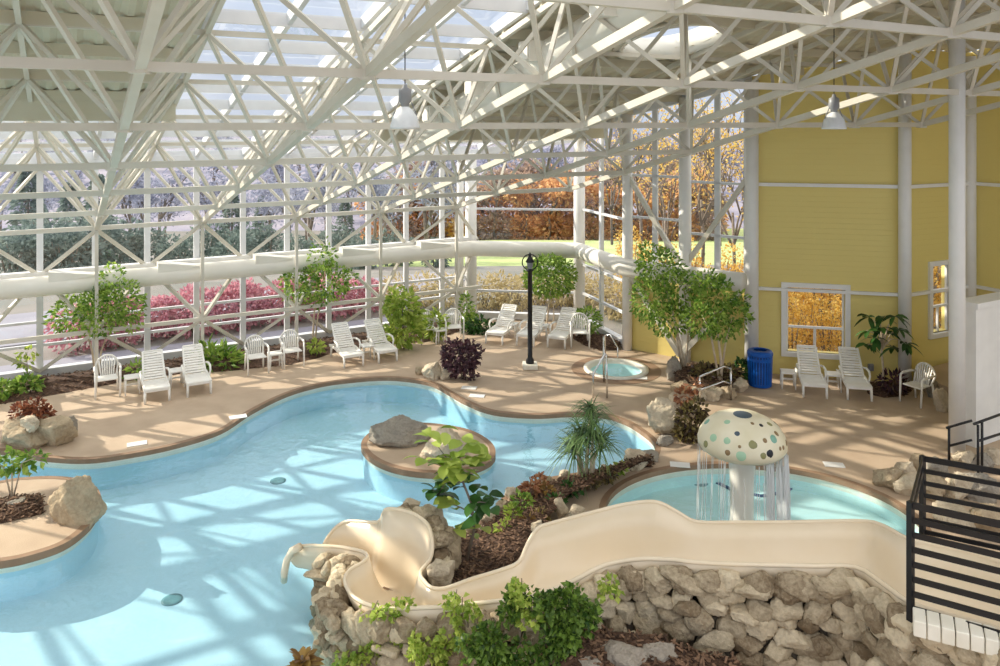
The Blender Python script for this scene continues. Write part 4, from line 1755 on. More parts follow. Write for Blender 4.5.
handrail('steel_handrail', 'low two-bar stainless railing across the front of the tree planter', 'chrome', [[a + up * .56, m_ + up * .74, c + up * .68], [a, a + up * .57], [c, c + up * .69], [a + up * .27, m_ + up * .42, c + up * .34]], .022)
# black handrails at the right
d0, d1 = 13.7, 13.0
pa, pb = PD(949, 426, 13.6), PD(978, 425, 13.0)
g0 = 0.0
rp = [[PD(946, 428, 13.6), PD(972, 420.5, 13.5)], [Vector((pa.x, pa.y, .02)), pa], [PD(949, 446, 13.6), PD(972, 440, 13.5)]]
handrail('black_handrail', 'short black two-bar handrail in front of the tall white column', 'black', rp, .022, group='black handrails by the white partition')
rp = [[PD(974, 424, 13.0), PD(1000, 414.5, 13.6), PD(1030, 404, 14.2)], [Vector((pb.x, pb.y, .02)), pb], [PD(978, 441, 13.0), PD(1000, 434, 13.6), PD(1030, 425, 14.2)], [Vector(PD(982, 424, 13.1).xy.to_3d() + Vector((0, 0, .02))), PD(982, 422, 13.1)]]
handrail('black_handrail', 'black two-bar handrail leaving the photo before the white partition', 'black', rp, .022, group='black handrails by the white partition')
rp = [[PD(965, 380, 16.2), PD(975, 370, 16.6), PD(992, 360, 17.2)], [PD(968, 410, 16.2), PD(968, 378, 16.2)], [PD(965, 395, 16.2), PD(975, 387, 16.6), PD(992, 377, 17.2)]]
handrail('black_handrail', 'dark handrail glimpsed between the tall column and the white partition', 'black', rp, .022, group='black handrails by the white partition')

# black guard railing over the slide
t = thing('guard_railing', 'black steel guard railing with many flat bars at the right edge', 'railing', (0, 0, 0))
nA, fA = PD(910.5, 505, 7.02), PD(922.5, 458.5, 8.5)
nd, fd = (PD(1000, 524.5, 6.62) - nA), (PD(1000, 472, 8.15) - fA)
nB, fB = nA + nd * 1.9, fA + fd * 1.9
zbot_n, zbot_f = -1.02, -1.02
for i in range(8):
    z = -1.06 * i / 8
    b = MB()
    b.beam(nA + up * z, nB + up * z, .02, .05 if i else .06)
    b.build('bar', M['black'], t)
for i in range(7):
    z = -1.06 * i / 8
    b = MB()
    b.beam(fA + up * z, fB + up * z, .02, .045 if i else .06)
    b.build('bar', M['black'], t)
for i in range(2):
    b = MB()
    z = -1.06 * i / 8
    b.beam(nA + up * z, fA + up * z, .02, .055)
    b.build('bar', M['black'], t)
for e, L_ in ((nA, 1.04), (fA, 1.1), (nB, 1.04), (fB, 1.1)):
    b = MB()
    b.beam(e + up * .03, e - up * L_, .05, .05)
    b.build('post', M['black'], t)
# tiled kerb under the railing
kb = structure_root('trim_9')
for k in range(9):
    f0, f1 = k / 9, (k + .93) / 9
    a, c = P(913, 621, 1.60), P(1045, 654, 1.60)
    q = MB()
    q.beam(a.lerp(c, f0), a.lerp(c, f1), .22, .14)
    struct(bevel(q.build('tile', M['coping'], kb), .01))
# deck markers, pool drains, dark step lines
for x, y, l in [(137, 444, 'white depth tile in the deck edge left of the pool'), (238, 417, 'white depth tile at the inner bend of the pool edge'), (469, 388, 'white depth tile behind the middle of the far pool edge'), (477, 396, 'white depth tile nearest the far pool bend'), (680, 465, 'white depth tile on the walkway left of the wading pool'), (834, 465, 'white depth tile on the deck right of the mushroom'), (640, 378, 'white skimmer lid on the deck beside the hot tub')]:
    p = P(x, y)
    b = MB()
    b.box((0, 0, .006), (.34, .2, .012), Matrix.Rotation(R_(-10 if x > 400 else 25), 3, 'Z'))
    tag(bevel(b.build('deck_tile', M['white'], None, False, p), .004), l, 'tile', 'white tiles set in the deck')
for x, y, z, l in [(172, 600, ZP, 'round grey drain on the pool floor near the bottom left'), (278, 481, ZP, 'round grey drain on the pool floor in the middle of the pool'), (63, 563, ZP, 'dark drain on the pool floor beside the left island'), (413, 390, ZP, 'small dark fitting on the pool floor at the far end'), (700, 483, ZK, 'grey drain on the wading pool floor left of the mushroom')]:
    p = P(x, y, z)
    b = MB()
    b.lathe([(.14, .0), (.14, .008), (.10, .012), (.001, .010)], 20)
    tag(b.build('pool_drain', M['drain'], None, True, p), l, 'drain', 'drains on the pool floors')
for pts_, z, l in [(((556, 426), (580, 433), (618, 438)), ZP, 'dark blue tile line across the pool floor by the entry, front one'), (((590, 423), (615, 430), (645, 433)), ZP, 'dark blue tile line across the pool floor by the entry, rear one'), (((716, 482), (735, 491), (762, 496), (785, 492), (799, 482)), ZK, 'curved dark blue tile line on the wading pool floor'), (((724, 474), (745, 480), (775, 480)), ZK, 'short dark blue tile line behind the mushroom stem')]:
    b = MB()
    q = [P(x, y, z + .012) for x, y in pts_]
    for a, c in zip(q[:-1], q[1:]):
        b.beam(a, c, .07, .02)
    tag(b.build('step_line', M['stripe']), l, 'tile line', 'dark blue lines on the pool floors')

# ---------------------------------------------------------------- outdoors
mb = MB()
flat(mb, [Vector((-90, -6)), Vector((90, -6)), Vector((90, 31)), Vector((-90, 31))], [offset([p.xy for p in ROOM], .12)], -.35)
struct(mb.build('ground_near', M['field']))


def ter(x, y):
    z = -.35 - max(0, y - 30) * .125 if y < 100 else -9.1
    if y > 105:
        z += (y - 105) * .055 + 1.5 * noise.noise(Vector((x * .02, y * .02, 3)))
    z += .4 * noise.noise(Vector((x * .06, y * .06, 0))) * min(1, max(0, (y - 31) / 10))
    return z


xs = [-170 + 8.5 * i for i in range(41)]
ys = [31, 34, 38, 43, 49, 56, 64, 73, 82, 91, 100, 106, 115, 126, 140, 160, 185, 215, 250, 300]


def grid(name, y0, y1, x0, x1, m, dz=0.0):
    yy = [y for y in ys if y0 <= y <= y1]
    xx = [x for x in xs if x0 <= x <= x1]
    v_ = [Vector((x, y, ter(x, y) + dz)) for y in yy for x in xx]
    n = len(xx)
    q = MB()
    q.add(v_, [(r * n + k, r * n + k + 1, (r + 1) * n + k + 1, (r + 1) * n + k) for r in range(len(yy) - 1) for k in range(n - 1)])
    return struct(q.build(name, M[m], None, True))


grid('ground_slope', 31, 43, -170, 170, 'field')
grid('ground_lawn', 43, 106, -9, 170, 'lawn')
grid('ground_meadow', 43, 106, -170, 0, 'field', -.02)
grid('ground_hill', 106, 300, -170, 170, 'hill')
b = MB()
b.prism([UV(-30, 26.0).xy, UV(9, 26.0).xy, UV(14, 28).xy, UV(14, 30).xy, UV(6, 30.2).xy, UV(-30, 30.2).xy], -.36, -.32)
struct(b.build('road_outside', M['road']))
b = MB()
b.prism([UV(-30, 22.6).xy, UV(10, 22.6).xy, UV(10, 23.9).xy, UV(-30, 23.9).xy], -.36, -.31)
struct(b.build('path_outside', M['road']))


def branchy(mb, p, d, L, r, depth, rr, tips, spread=.55, kids=3):
    q = p + d * L * .5 + Vector((rr.uniform(-.06, .06), rr.uniform(-.06, .06), 0)) * L
    e = p + d * L
    mb.tube([p, q, e], [r, r * .82, r * .62], 6 if depth > 1 else 4)
    if depth == 0:
        tips.append(e)
        return
    for _ in range(kids):
        n = (d + Vector((rr.uniform(-1, 1), rr.uniform(-1, 1), rr.uniform(-.3, .7))) * spread).normalized()
        branchy(mb, p.lerp(e, rr.uniform(.55, 1)), n, L * rr.uniform(.6, .8), r * .58, depth - 1, rr, tips, spread, kids)
    tips.append(e)


def wild_tree(name, label, group, h, m, n, L, W, seed, kids=3, depth=3, trunk='bark', crown=1.0, loc=(0, 0, 0), thick=.022, low=0):
    rr = random.Random(seed)
    t = thing(name, label, 'tree', loc, 0, group)
    b, tips = MB(), []
    branchy(b, Vector((0, 0, -.3)), Vector((.03, .02, 1)).normalized(), h * .42, h * thick, depth, rr, tips, .62, kids)
    b.build('trunk', M[trunk], t, True)
    if n:
        b = MB()
        k = max(1, n // len(tips))
        for p in tips:
            for _ in range(k):
                o_ = Vector((rr.gauss(0, 1), rr.gauss(0, 1), rr.gauss(0, .8))) * h * .075 * crown
                leaf(b, p + o_, Vector((rr.uniform(-1, 1), rr.uniform(-1, 1), rr.uniform(-1, .5))), L * rr.uniform(.7, 1.3), W, .2, rr)
        if low:
            cloud(b, [((0, 0, h * .16), (h * .24, h * .24, h * .2))], low, L, W, seed)
        b.build('foliage', M[m], t)
    return t


def conifer(name, label, group, h, seed):
    rr = random.Random(seed)
    t = thing(name, label, 'tree', (0, 0, 0), 0, group)
    b = MB()
    b.tube([Vector((0, 0, -.3)), Vector((0, 0, h * .5)), Vector((0, 0, h))], [h * .02, h * .013, .01], 6)
    b.build('trunk', M['bark'], t, True)
    b = MB()
    for k in range(900):
        z = rr.uniform(.06, 1)
        r = h * .24 * (1 - z) ** .8 * rr.uniform(.35, 1.05)
        a = rr.uniform(0, 2 * PI)
        leaf(b, Vector((r * math.cos(a), r * math.sin(a), z * h)), Vector((math.cos(a), math.sin(a), -.35)), h * .07, h * .035, .2, rr)
    b.build('foliage', M['ever'], t)
    return t


rr = random.Random(23)
G1, L1 = 'orange and tan trees along the far edge of the lawn', 'orange and tan autumn tree in the line beyond the lawn'
G2, L2 = 'bare hazy trees on the far hillside', 'bare grey tree on the hazy hillside outside'
G3, L3 = 'dark evergreens beyond the road', 'dark green conifer beyond the road outside the glass wall'
G4, L4 = 'golden trees close outside the right glass bays', 'golden autumn tree with bare twigs close outside the glass'
orange = [wild_tree('autumn_tree', L1, G1, 9, m, 800, .7, .36, 40 + i, low=420) for i, m in enumerate(('orange', 'russet', 'gold'))]
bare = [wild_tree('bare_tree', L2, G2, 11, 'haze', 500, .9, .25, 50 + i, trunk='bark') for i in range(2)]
near = [wild_tree('golden_tree', L4, G4, 10, m, 620, .19, .11, 60 + i, kids=4, trunk='bark', thick=.011) for i, m in enumerate(('gold', 'gold'))]
cones = [conifer('conifer_tree', L3, G3, 9, 70)]
used = set()


def put(protos, i, x, y, z, s):
    o = protos[i % len(protos)]
    if o.name not in used:
        used.add(o.name)
        o.location, o.scale, o.rotation_euler = (x, y, z), (s, s, s), (0, 0, rr.uniform(0, 6))
    else:
        dup(o, (x, y, z), rr.uniform(0, 6), o['label'], o['group'], (s, s, s))


for i in range(36):
    x = -16 + i * 1.25 + rr.uniform(-.5, .5)
    y = 96 + (i % 3) * 4.5 + rr.uniform(-1, 1)
    put(orange, rr.choice((0, 0, 1, 1, 2)), x, y, ter(x, y), rr.uniform(.7, 1.15))
spots, tries = [], 0
while len(spots) < 95 and tries < 4000:
    tries += 1
    y = rr.choice((rr.uniform(44, 105), rr.uniform(112, 205)))
    x = rr.uniform(-.68, -.06 if y < 106 else .42) * y
    if all((x - a) ** 2 + (y - c) ** 2 > (4.2 + y * .012) ** 2 for a, c in spots):
        spots.append((x, y))
for i, (x, y) in enumerate(spots):
    put(bare, i, x, y, ter(x, y), rr.uniform(.5, .75) if y < 106 else rr.uniform(.75, 1.1))
for px_, d, s in [(28, 44, .62), (70, 40, .5), (98, 46, .58), (232, 60, .55), (262, 64, .5), (345, 66, .5)]:
    x = (px_ - 500) / F * d
    put(cones, 0, x, d, ter(x, d) if d > 31 else -.35, s)
for i, (px_, d, s) in enumerate([(640, 36, .8), (668, 29, .7), (702, 33, .8), (735, 30, .75), (765, 36, .8), (792, 24.5, .5), (815, 26.5, .55), (838, 24.8, .5), (862, 28, .6), (935, 25, .5), (955, 28, .6), (612, 42, .7), (720, 42, .9)]):
    put(near, i, (px_ - 500) / F * d, d, -.4, s)
G5, L5 = 'pink and red shrubs outside the glass wall', 'pink and red autumn shrub outside the glass wall'
proto = thing('autumn_shrub', L5, 'shrub', (0, 0, 0), 0, G5)
b = MB()
cloud(b, [((0, 0, .6), (.75, .6, .6)), ((.3, .2, .75), (.5, .5, .5))], 700, .16, .09, 5)
b.build('foliage', M['pink'], proto)
b = MB()
for k in range(7):
    a = k * .9
    b.tube([Vector((0, 0, -.1)), Vector((.35 * math.cos(a), .35 * math.sin(a), .8))], [.02, .008], 5)
b.build('stems', M['bark'], proto, True)
k = 0
for i in range(15):
    u = .2 + i * .62 + rr.uniform(-.15, .15)
    p = UV(u, 24.9 + rr.uniform(-.3, .3), -.35)
    s = rr.uniform(.8, 1.15)
    if k == 0:
        proto.location = p
    else:
        dup(proto, p, rr.uniform(0, 6), L5, G5, (s, s, s))
    k += 1
G6, L6 = 'tan grassy shrubs outside the glass corner', 'tan and yellow shrub outside the glass corner'
p6 = None
for x, y in [(485, 320), (500, 318), (515, 322), (532, 316), (560, 318), (572, 316), (592, 318), (606, 322), (618, 330), (398, 322), (420, 318), (442, 318)]:
    q = P(x, y - 12, -.35)
    if q.y < 25:
        q *= 25.5 / q.y
        q.z = -.35
    if p6 is None:
        p6 = thing('dry_shrub', L6, 'shrub', q, 0, G6)
        b = MB()
        cloud(b, [((0, 0, .55), (.7, .6, .55))], 420, .2, .06, 6)
        b.build('foliage', M['dry'], p6)
        b = MB()
        for k in range(6):
            a = k * 1.05
            b.tube([Vector((0, 0, -.1)), Vector((.3 * math.cos(a), .3 * math.sin(a), .75))], [.02, .008], 5)
        b.build('stems', M['bark'], p6, True)
    else:
        dup(p6, q, rr.uniform(0, 6), L6, G6)

# ---------------------------------------------------------------- indoor plants
def crown_plant(name, label, cat, base, d, trunks, blobs, n, L, W, m, seed, z0=0.0, big=False, tm='trunk', tr=.035, shell=.5):
    """Plant whose foot is at pixel base on distance d; trunks are pixel polylines, blobs pixel ellipses."""
    org = PD(base[0], base[1], d)
    org.z = z0
    k = d / F
    t = thing(name, label, cat, org)
    rr_ = random.Random(seed)
    W_ = lambda x, y, dy=0.0: Vector(((x - 500) * k * (1 + dy / d), d + dy, HC - (y - YH) * k * (1 + dy / d))) - org
    for i, tp in enumerate(trunks):
        b = MB()
        pts = [Vector((0, 0, -.03)) if j == 0 and i == 0 else W_(x, y, rr_.uniform(-.04, .04)) for j, (x, y) in enumerate(tp)]
        pts[0].z = -.03
        r = tr if i == 0 else tr * .75
        b.tube(pts, [r * (1 - .55 * j / max(1, len(pts) - 1)) for j in range(len(pts))], 8)
        b.build('trunk' if tm == 'trunk' or tm == 'bark' else 'stem', M[tm], t, True)
    b = MB()
    bl = []
    for x, y, rx, ry, *dy in blobs:
        dd = dy[0] if dy else 0.0
        bl.append((W_(x, y, dd), (rx * k, min(rx, ry * 1.4) * k * .9, ry * k)))
    cloud(b, bl, n, L, W, seed, big, shell)
    b.build('foliage', M[m], t)
    return t


crown_plant('fig_tree', 'leafy green weeping fig tree at the left with two-lobed crown, beside the armchair', 'tree', (97, 375), 18.3, [[(97, 375), (97, 360), (96, 345), (98, 325), (100, 300)], [(98, 375), (101, 352), (106, 338), (110, 312)], [(96, 372), (92, 350), (88, 338), (80, 315)]],
            [(75, 315, 24, 18), (100, 312, 22, 22, -.1), (122, 302, 21, 20), (112, 285, 12, 22), (90, 300, 14, 16, .2), (133, 318, 10, 12)], 1700, .12, .065, 'fig', 1)
crown_plant('fig_tree', 'green fig tree with thin trunk crossing the air duct, behind the fan-back armchairs', 'tree', (314, 348), 20.7, [[(314, 348), (313, 335), (314, 318), (316, 290)], [(314, 335), (318, 315), (326, 290)]],
            [(300, 286, 20, 17), (325, 282, 24, 19), (345, 280, 12, 10), (322, 258, 13, 18), (312, 298, 16, 9), (290, 278, 10, 9)], 1350, .12, .065, 'fig', 2)
crown_plant('fig_tree', 'round-headed green topiary tree behind the lamp post', 'tree', (548, 338), 22.4, [[(548, 338), (547, 322), (549, 305), (550, 285)], [(551, 338), (554, 318), (553, 295)]],
            [(550, 276, 25, 20), (538, 280, 13, 13), (564, 278, 11, 15), (548, 266, 16, 10)], 1700, .12, .065, 'fig', 3)
crown_plant('fig_tree', 'tall spreading green fig tree in the planter, taller left one of the pair', 'tree', (684, 378), 18.3, [[(684, 378), (683, 360), (679, 340), (672, 310), (662, 275)], [(684, 378), (687, 350), (689, 320), (684, 290)], [(683, 360), (676, 335), (660, 310)]],
            [(652, 300, 20, 24), (660, 268, 22, 20, .1), (650, 252, 12, 9), (678, 290, 20, 20, -.1), (668, 318, 20, 16), (694, 282, 12, 12), (640, 275, 8, 12)], 1800, .12, .065, 'fig', 4, .15, tr=.045)
crown_plant('fig_tree', 'green fig tree with gracile trunk in the planter, right one of the pair', 'tree', (721, 385), 17.5, [[(721, 385), (721, 360), (718, 335), (716, 310)], [(720, 362), (726, 340), (732, 318)], [(720, 350), (710, 330), (702, 315)]],
            [(716, 298, 18, 22), (735, 315, 14, 17), (702, 320, 17, 15), (722, 328, 15, 11), (742, 302, 8, 10), (706, 282, 14, 11)], 1350, .12, .065, 'fig', 5, .15, tr=.04)
crown_plant('leafy_bush', 'upright glossy green bush at the glass wall behind the lounger pair', 'bush', (404, 344), 20.6, [[(404, 344), (403, 325), (402, 300)]], [(402, 306, 14, 16), (405, 328, 16, 14), (398, 296, 9, 8), (410, 314, 10, 10), (392, 338, 12, 7)], 620, .2, .12, 'bright', 6, tm='bark', tr=.02)
crown_plant('fern', 'broad low green fern between the left lounger pair and the armchairs', 'fern', (216, 372), 19.2, [[(216, 372), (216, 362)]], [(216, 362, 20, 11), (206, 353, 9, 8), (228, 364, 12, 8)], 330, .34, .09, 'fig', 7, tm='darkleaf', tr=.02)
crown_plant('leafy_bush', 'small light green plant beside the corner table', 'bush', (436, 338), 21.4, [[(436, 338), (436, 328)]], [(436, 324, 9, 12)], 160, .2, .1, 'bright', 8, tm='bark', tr=.015)
crown_plant('leafy_bush', 'narrow tall green sprig against the white corner column', 'bush', (467, 335), 22.6, [[(467, 335), (467, 315), (466, 298)]], [(466, 308, 7, 14), (470, 325, 9, 11)], 391, .115, .065, 'fig', 9, tm='bark', tr=.015)
crown_plant('leafy_bush', 'low dark green bush beside the corner armchairs', 'bush', (482, 333), 22.2, [[(482, 333), (482, 328)]], [(482, 327, 13, 7), (472, 330, 8, 5)], 220, .17, .1, 'darkleaf', 10, tm='bark', tr=.015)
crown_plant('leafy_bush', 'small round yellow-green bush in the glass corner right of the lounger row', 'bush', (588, 338), 21.6, [[(588, 338), (588, 322)]], [(588, 320, 12, 12)], 330, .13, .06, 'fig', 11, tm='bark', tr=.015)
crown_plant('sapling', 'thin young sapling in the wall mulch near the left edge', 'sapling', (28, 388), 17.6, [[(28, 388), (27, 370), (27, 352)]], [(27, 352, 9, 4), (24, 362, 7, 4)], 45, .14, .07, 'bright', 12, tm='bark', tr=.012)
crown_plant('leafy_bush', 'low leafy green plant in the wall mulch below the sapling', 'bush', (26, 393), 17.2, [[(26, 393), (26, 386)]], [(26, 385, 12, 7)], 170, .16, .1, 'fig', 13, tm='bark', tr=.015)
crown_plant('leafy_bush', 'low leafy green plant cut by the left edge of the photo', 'bush', (2, 396), 16.8, [[(2, 396), (2, 390)]], [(1, 389, 8, 6)], 90, .16, .1, 'fig', 14, tm='bark', tr=.015)
crown_plant('leafy_bush', 'tiny lime plant in the wall mulch right of the fan-back armchairs', 'bush', (316, 353), 20.0, [[(316, 353), (316, 348)]], [(316, 347, 6, 5)], 70, .14, .08, 'bright', 15, tm='bark', tr=.015)
crown_plant('leafy_bush', 'leafy green plant behind the left lounger pair by the small table', 'bush', (135, 385), 18.2, [[(135, 385), (136, 370)]], [(136, 372, 5, 9)], 55, .2, .08, 'fig', 16, tm='bark', tr=.015)
crown_plant('purple_shrub', 'dark purple-leaved shrub by the pale boulders at the far pool edge', 'shrub', (462, 378), 18.2, [[(462, 378), (461, 365), (458, 350)], [(463, 378), (466, 362), (472, 350)]], [(461, 357, 17, 15), (452, 350, 10, 9), (472, 354, 9, 9), (464, 371, 13, 7)], 650, .13, .09, 'purple', 17, tm='bark', tr=.02)
crown_plant('croton', 'copper-leaved plant growing from the rocks at the left edge', 'plant', (33, 432), 14.7, [[(33, 432), (33, 418)]], [(22, 413, 10, 8), (36, 408, 9, 8), (42, 416, 10, 7), (30, 421, 11, 6)], 620, .095, .06, 'copper', 18, .3, tm='bark', tr=.02)
crown_plant('fig_sapling', 'small sapling with a few bright leaves on the left island', 'sapling', (12, 504), 12.3, [[(12, 504), (12, 485), (12, 465)], [(12, 478), (22, 463), (34, 458)], [(12, 480), (4, 468), (-4, 462)]], [(10, 461, 14, 8), (32, 459, 12, 6), (0, 456, 8, 6), (22, 468, 10, 5)], 120, .13, .09, 'fig', 19, .03, tm='trunk', tr=.02)
crown_plant('coleus', 'dark and lime two-tone plant by the cream boulders at the walkway', 'plant', (691, 441), 14.6, [[(691, 441), (691, 420)], [(692, 441), (697, 418)]], [(690, 420, 12, 14), (698, 410, 8, 10), (690, 434, 13, 7)], 480, .11, .075, 'coleus', 20, tm='bark', tr=.02)
crown_plant('croton', 'pink-orange leafy tuft above the two-tone plant at the walkway', 'plant', (685, 412), 15.6, [[(685, 412), (684, 400)]], [(684, 396, 8, 6), (694, 386, 5, 5)], 110, .13, .08, 'croton', 21, .1, tm='bark', tr=.015)
crown_plant('leafy_bush', 'low dark bush between the two planter trees', 'bush', (712, 386), 17.7, [[(712, 386), (712, 378)]], [(706, 374, 14, 9), (728, 376, 12, 9), (698, 380, 9, 6)], 450, .13, .08, 'coleus', 22, .15, tm='bark', tr=.02)
crown_plant('leafy_bush', 'small dark green bush behind the blue bin', 'bush', (742, 380), 18.0, [[(742, 380), (742, 372)]], [(741, 371, 7, 10)], 150, .13, .08, 'darkleaf', 23, .1, tm='bark', tr=.015)
crown_plant('leafy_bush', 'small dark plant at the wall foot right of the rubber plant', 'bush', (893, 392), 17.2, [[(893, 392), (893, 382)]], [(892, 382, 12, 8)], 140, .16, .07, 'purple', 24, tm='bark', tr=.015)
# rubber plant with large drooping leaves
p = P(882, 392)
t = thing('rubber_plant', 'rubber plant with large dark drooping leaves in front of the yellow wall', 'plant', p)
kq = p.y / F
b = MB()
tips = [(866, 330), (874, 320), (884, 318), (894, 316), (900, 330), (890, 335), (876, 338), (868, 345), (893, 348), (903, 342), (882, 328)]
b.tube([Vector((0, 0, -.03)), Vector((.03, 0, .5)), Vector((-.02, 0, 1.0)), Vector((.02, 0, 1.3))], [.03, .026, .022, .016], 8)
for x, y in tips:
    q = Vector(((x - 882) * kq, RN.uniform(-.25, .25), (392 - y) * kq))
    b.tube([Vector((.0, 0, .95)), Vector((q.x * .5, q.y * .5, q.z * .55 + .55)), q], [.016, .012, .008], 6)
b.build('stem', M['trunk'], t, True)
b = MB()
for x, y in tips:
    q = Vector(((x - 882) * kq, RN.uniform(-.25, .25), (392 - y) * kq))
    for _ in range(7):
        a = RN.uniform(0, 2 * PI)
        big_leaf(b, q, Vector((math.cos(a), math.sin(a), RN.uniform(-.35, .5))), RN.uniform(.26, .36), .115, RN, .55)
b.build('foliage', M['darkleaf'], t, True)
# fiddle-leaf plant in the mulch bed
p = P(467, 556, .42)
t = thing('fiddle_leaf_fig', 'lanky plant with big round lime leaves standing in the mulch beside the slide', 'plant', p)
kq = p.y / F
Wf = lambda x, y, dy=0.0: Vector(((x - 467) * kq, dy, (556 - y) * kq))
b = MB()
b.tube([Vector((0, 0, -.05)), Wf(474, 530), Wf(472, 505), Wf(463, 482), Wf(458, 465)], [.022, .02, .017, .014, .01], 7)
b.tube([Wf(473, 515), Wf(462, 512, .1), Wf(452, 512, .2)], [.012, .009, .006], 6)
b.tube([Wf(472, 505), Wf(480, 498, -.1), Wf(486, 497, -.15)], [.012, .009, .006], 6)
b.tube([Wf(462, 482), Wf(446, 485, .1), Wf(437, 500, .15)], [.012, .009, .006], 6)
b.tube([Wf(460, 475), Wf(445, 460, .1), Wf(436, 448, .1)], [.012, .009, .006], 6)
b.build('stem', M['bark'], t, True)
lf, dk = MB(), MB()
for (x, y, dy, n, target) in [(432, 442, .1, 10, lf), (447, 460, 0, 15, lf), (464, 462, -.1, 17, lf), (474, 450, .1, 13, lf), (458, 478, -.05, 15, lf), (437, 500, .15, 12, dk), (446, 490, .1, 6, dk), (452, 512, .2, 5, lf), (486, 498, -.15, 10, dk), (480, 507, -.1, 7, dk), (470, 492, 0, 5, dk), (475, 520, 0, 3, lf), (463, 530, .05, 3, lf)]:
    q = Wf(x, y, dy)
    for _ in range(n):
        a = RN.uniform(0, 2 * PI)
        o_ = Vector((RN.gauss(0, .065), RN.gauss(0, .06), RN.gauss(0, .08)))
        big_leaf(target, q + o_, Vector((math.cos(a), math.sin(a), RN.uniform(-.2, .7))), RN.uniform(.17, .26), RN.uniform(.13, .18), RN, .35)
lf.build('foliage', M['bright'], t, True)
dk.build('foliage', M['darkleaf'], t, True)
# dracaena with several stems and bursts of narrow blades
p = P(588, 484, .08)
t = thing('dracaena', 'spiky dracaena with several pale stems and narrow leaf bursts in the mulch bed', 'plant', p)
kq = p.y / F
Wd = lambda x, y, dy=0.0: Vector(((x - 588) * kq, dy, (484 - y) * kq))
heads = [((580, 484), (579, 462), (580, 436), .05), ((586, 483), (587, 455), (591, 412), 0), ((592, 483), (593, 460), (600, 440), -.08), ((584, 482), (582, 465), (575, 450), .12), ((590, 482), (591, 462), (592, 428), -.12)]
for a, m_, h, dy in heads:
    b = MB()
    b.tube([Vector((Wd(*a).x, dy * .3, -.05)), Wd(m_[0], m_[1], dy * .6), Wd(h[0], h[1], dy)], [.034, .03, .022], 8)
    b.build('stem', M['trunk'], t, True)
for a, m_, h, dy in heads:
    b = MB()
    for k in range(105):
        z = RN.uniform(-.15, .12)
        an = RN.uniform(0, 2 * PI)
        blade(b, Wd(h[0], h[1], dy) + Vector((0, 0, z)), Vector((math.cos(an), math.sin(an), RN.uniform(-.1, 1.4))), RN.uniform(.42, .62), .034, RN.uniform(.3, .9))
    b.build('leaf_burst', M['spike'], t)
p = P(302, 676, .05)
t = thing('croton', 'bronze croton poking up at the bottom edge beside the rock wall', 'plant', PD(302, 690, 8.0), 0)
b = MB()
for k in range(90):
    an, e = RN.uniform(0, 2 * PI), RN.uniform(0, 1.6)
    big_leaf(b, Vector((0, 0, RN.uniform(.1, .32))), Vector((math.cos(an), math.sin(an), e)), RN.uniform(.14, .24), .07, RN, .3)
b.build('foliage', M['bronze'], t, True)
b = MB()
b.tube([Vector((0, 0, -(t.location.z + .62))), Vector((0, 0, .35))], [.03, .015], 7)
b.build('stem', M['bark'], t, True)
# small plants of the mulch bed
for x, y, d_, rx, ry, m, n, l in [(531, 488, 12.9, 11, 10, 'croton', 150, 'orange-tipped croton at the pool edge of the mulch bed'), (540, 480, 13.0, 7, 6, 'croton', 70, 'small red-leaved croton behind the orange-tipped one'), (522, 500, 12.4, 11, 9, 'fig', 110, 'green plant with a few yellow leaves left of the croton'),
                                  (513, 512, 12.0, 8, 12, 'bright', 100, 'yellow-green upright plant at the pool bend of the mulch bed'), (503, 528, 11.4, 8, 8, 'bright', 70, 'lime green plant low in the mulch beside the fiddle-leaf stem'), (555, 500, 12.5, 10, 6, 'darkleaf', 110, 'low dark green clump in the middle of the mulch bed'),
                                  (570, 488, 12.8, 12, 6, 'darkleaf', 110, 'low dark green clump left of the dracaena stems'), (606, 474, 13.1, 12, 6, 'coleus', 110, 'low brownish clump right of the dracaena stems'), (620, 466, 13.3, 6, 5, 'bright', 60, 'small yellow-green tuft by the white boulder'), (540, 515, 12.0, 9, 5, 'coleus', 70, 'sparse brown clump in the mulch above the slide'), (545, 490, 12.8, 10, 7, 'bronze', 110, 'bronze leafy clump right of the orange-tipped croton'), (592, 480, 12.9, 10, 5, 'coleus', 90, 'low purplish clump under the dracaena leaves'), (528, 522, 11.9, 8, 6, 'bronze', 70, 'small bronze clump between lime plant and slide')]:
    d_ = F * (HC - .17) / (y + ry - YH)          # foot on the mulch surface
    crown_plant('ground_plant', l, 'plant', (x, y + ry), d_, [[(x, y + ry), (x, y)]], [(x, y + ry * .25, rx * .8, ry * .75)], int(n * .75), .095, .055, m, x, .15, tm='bark', tr=.012)
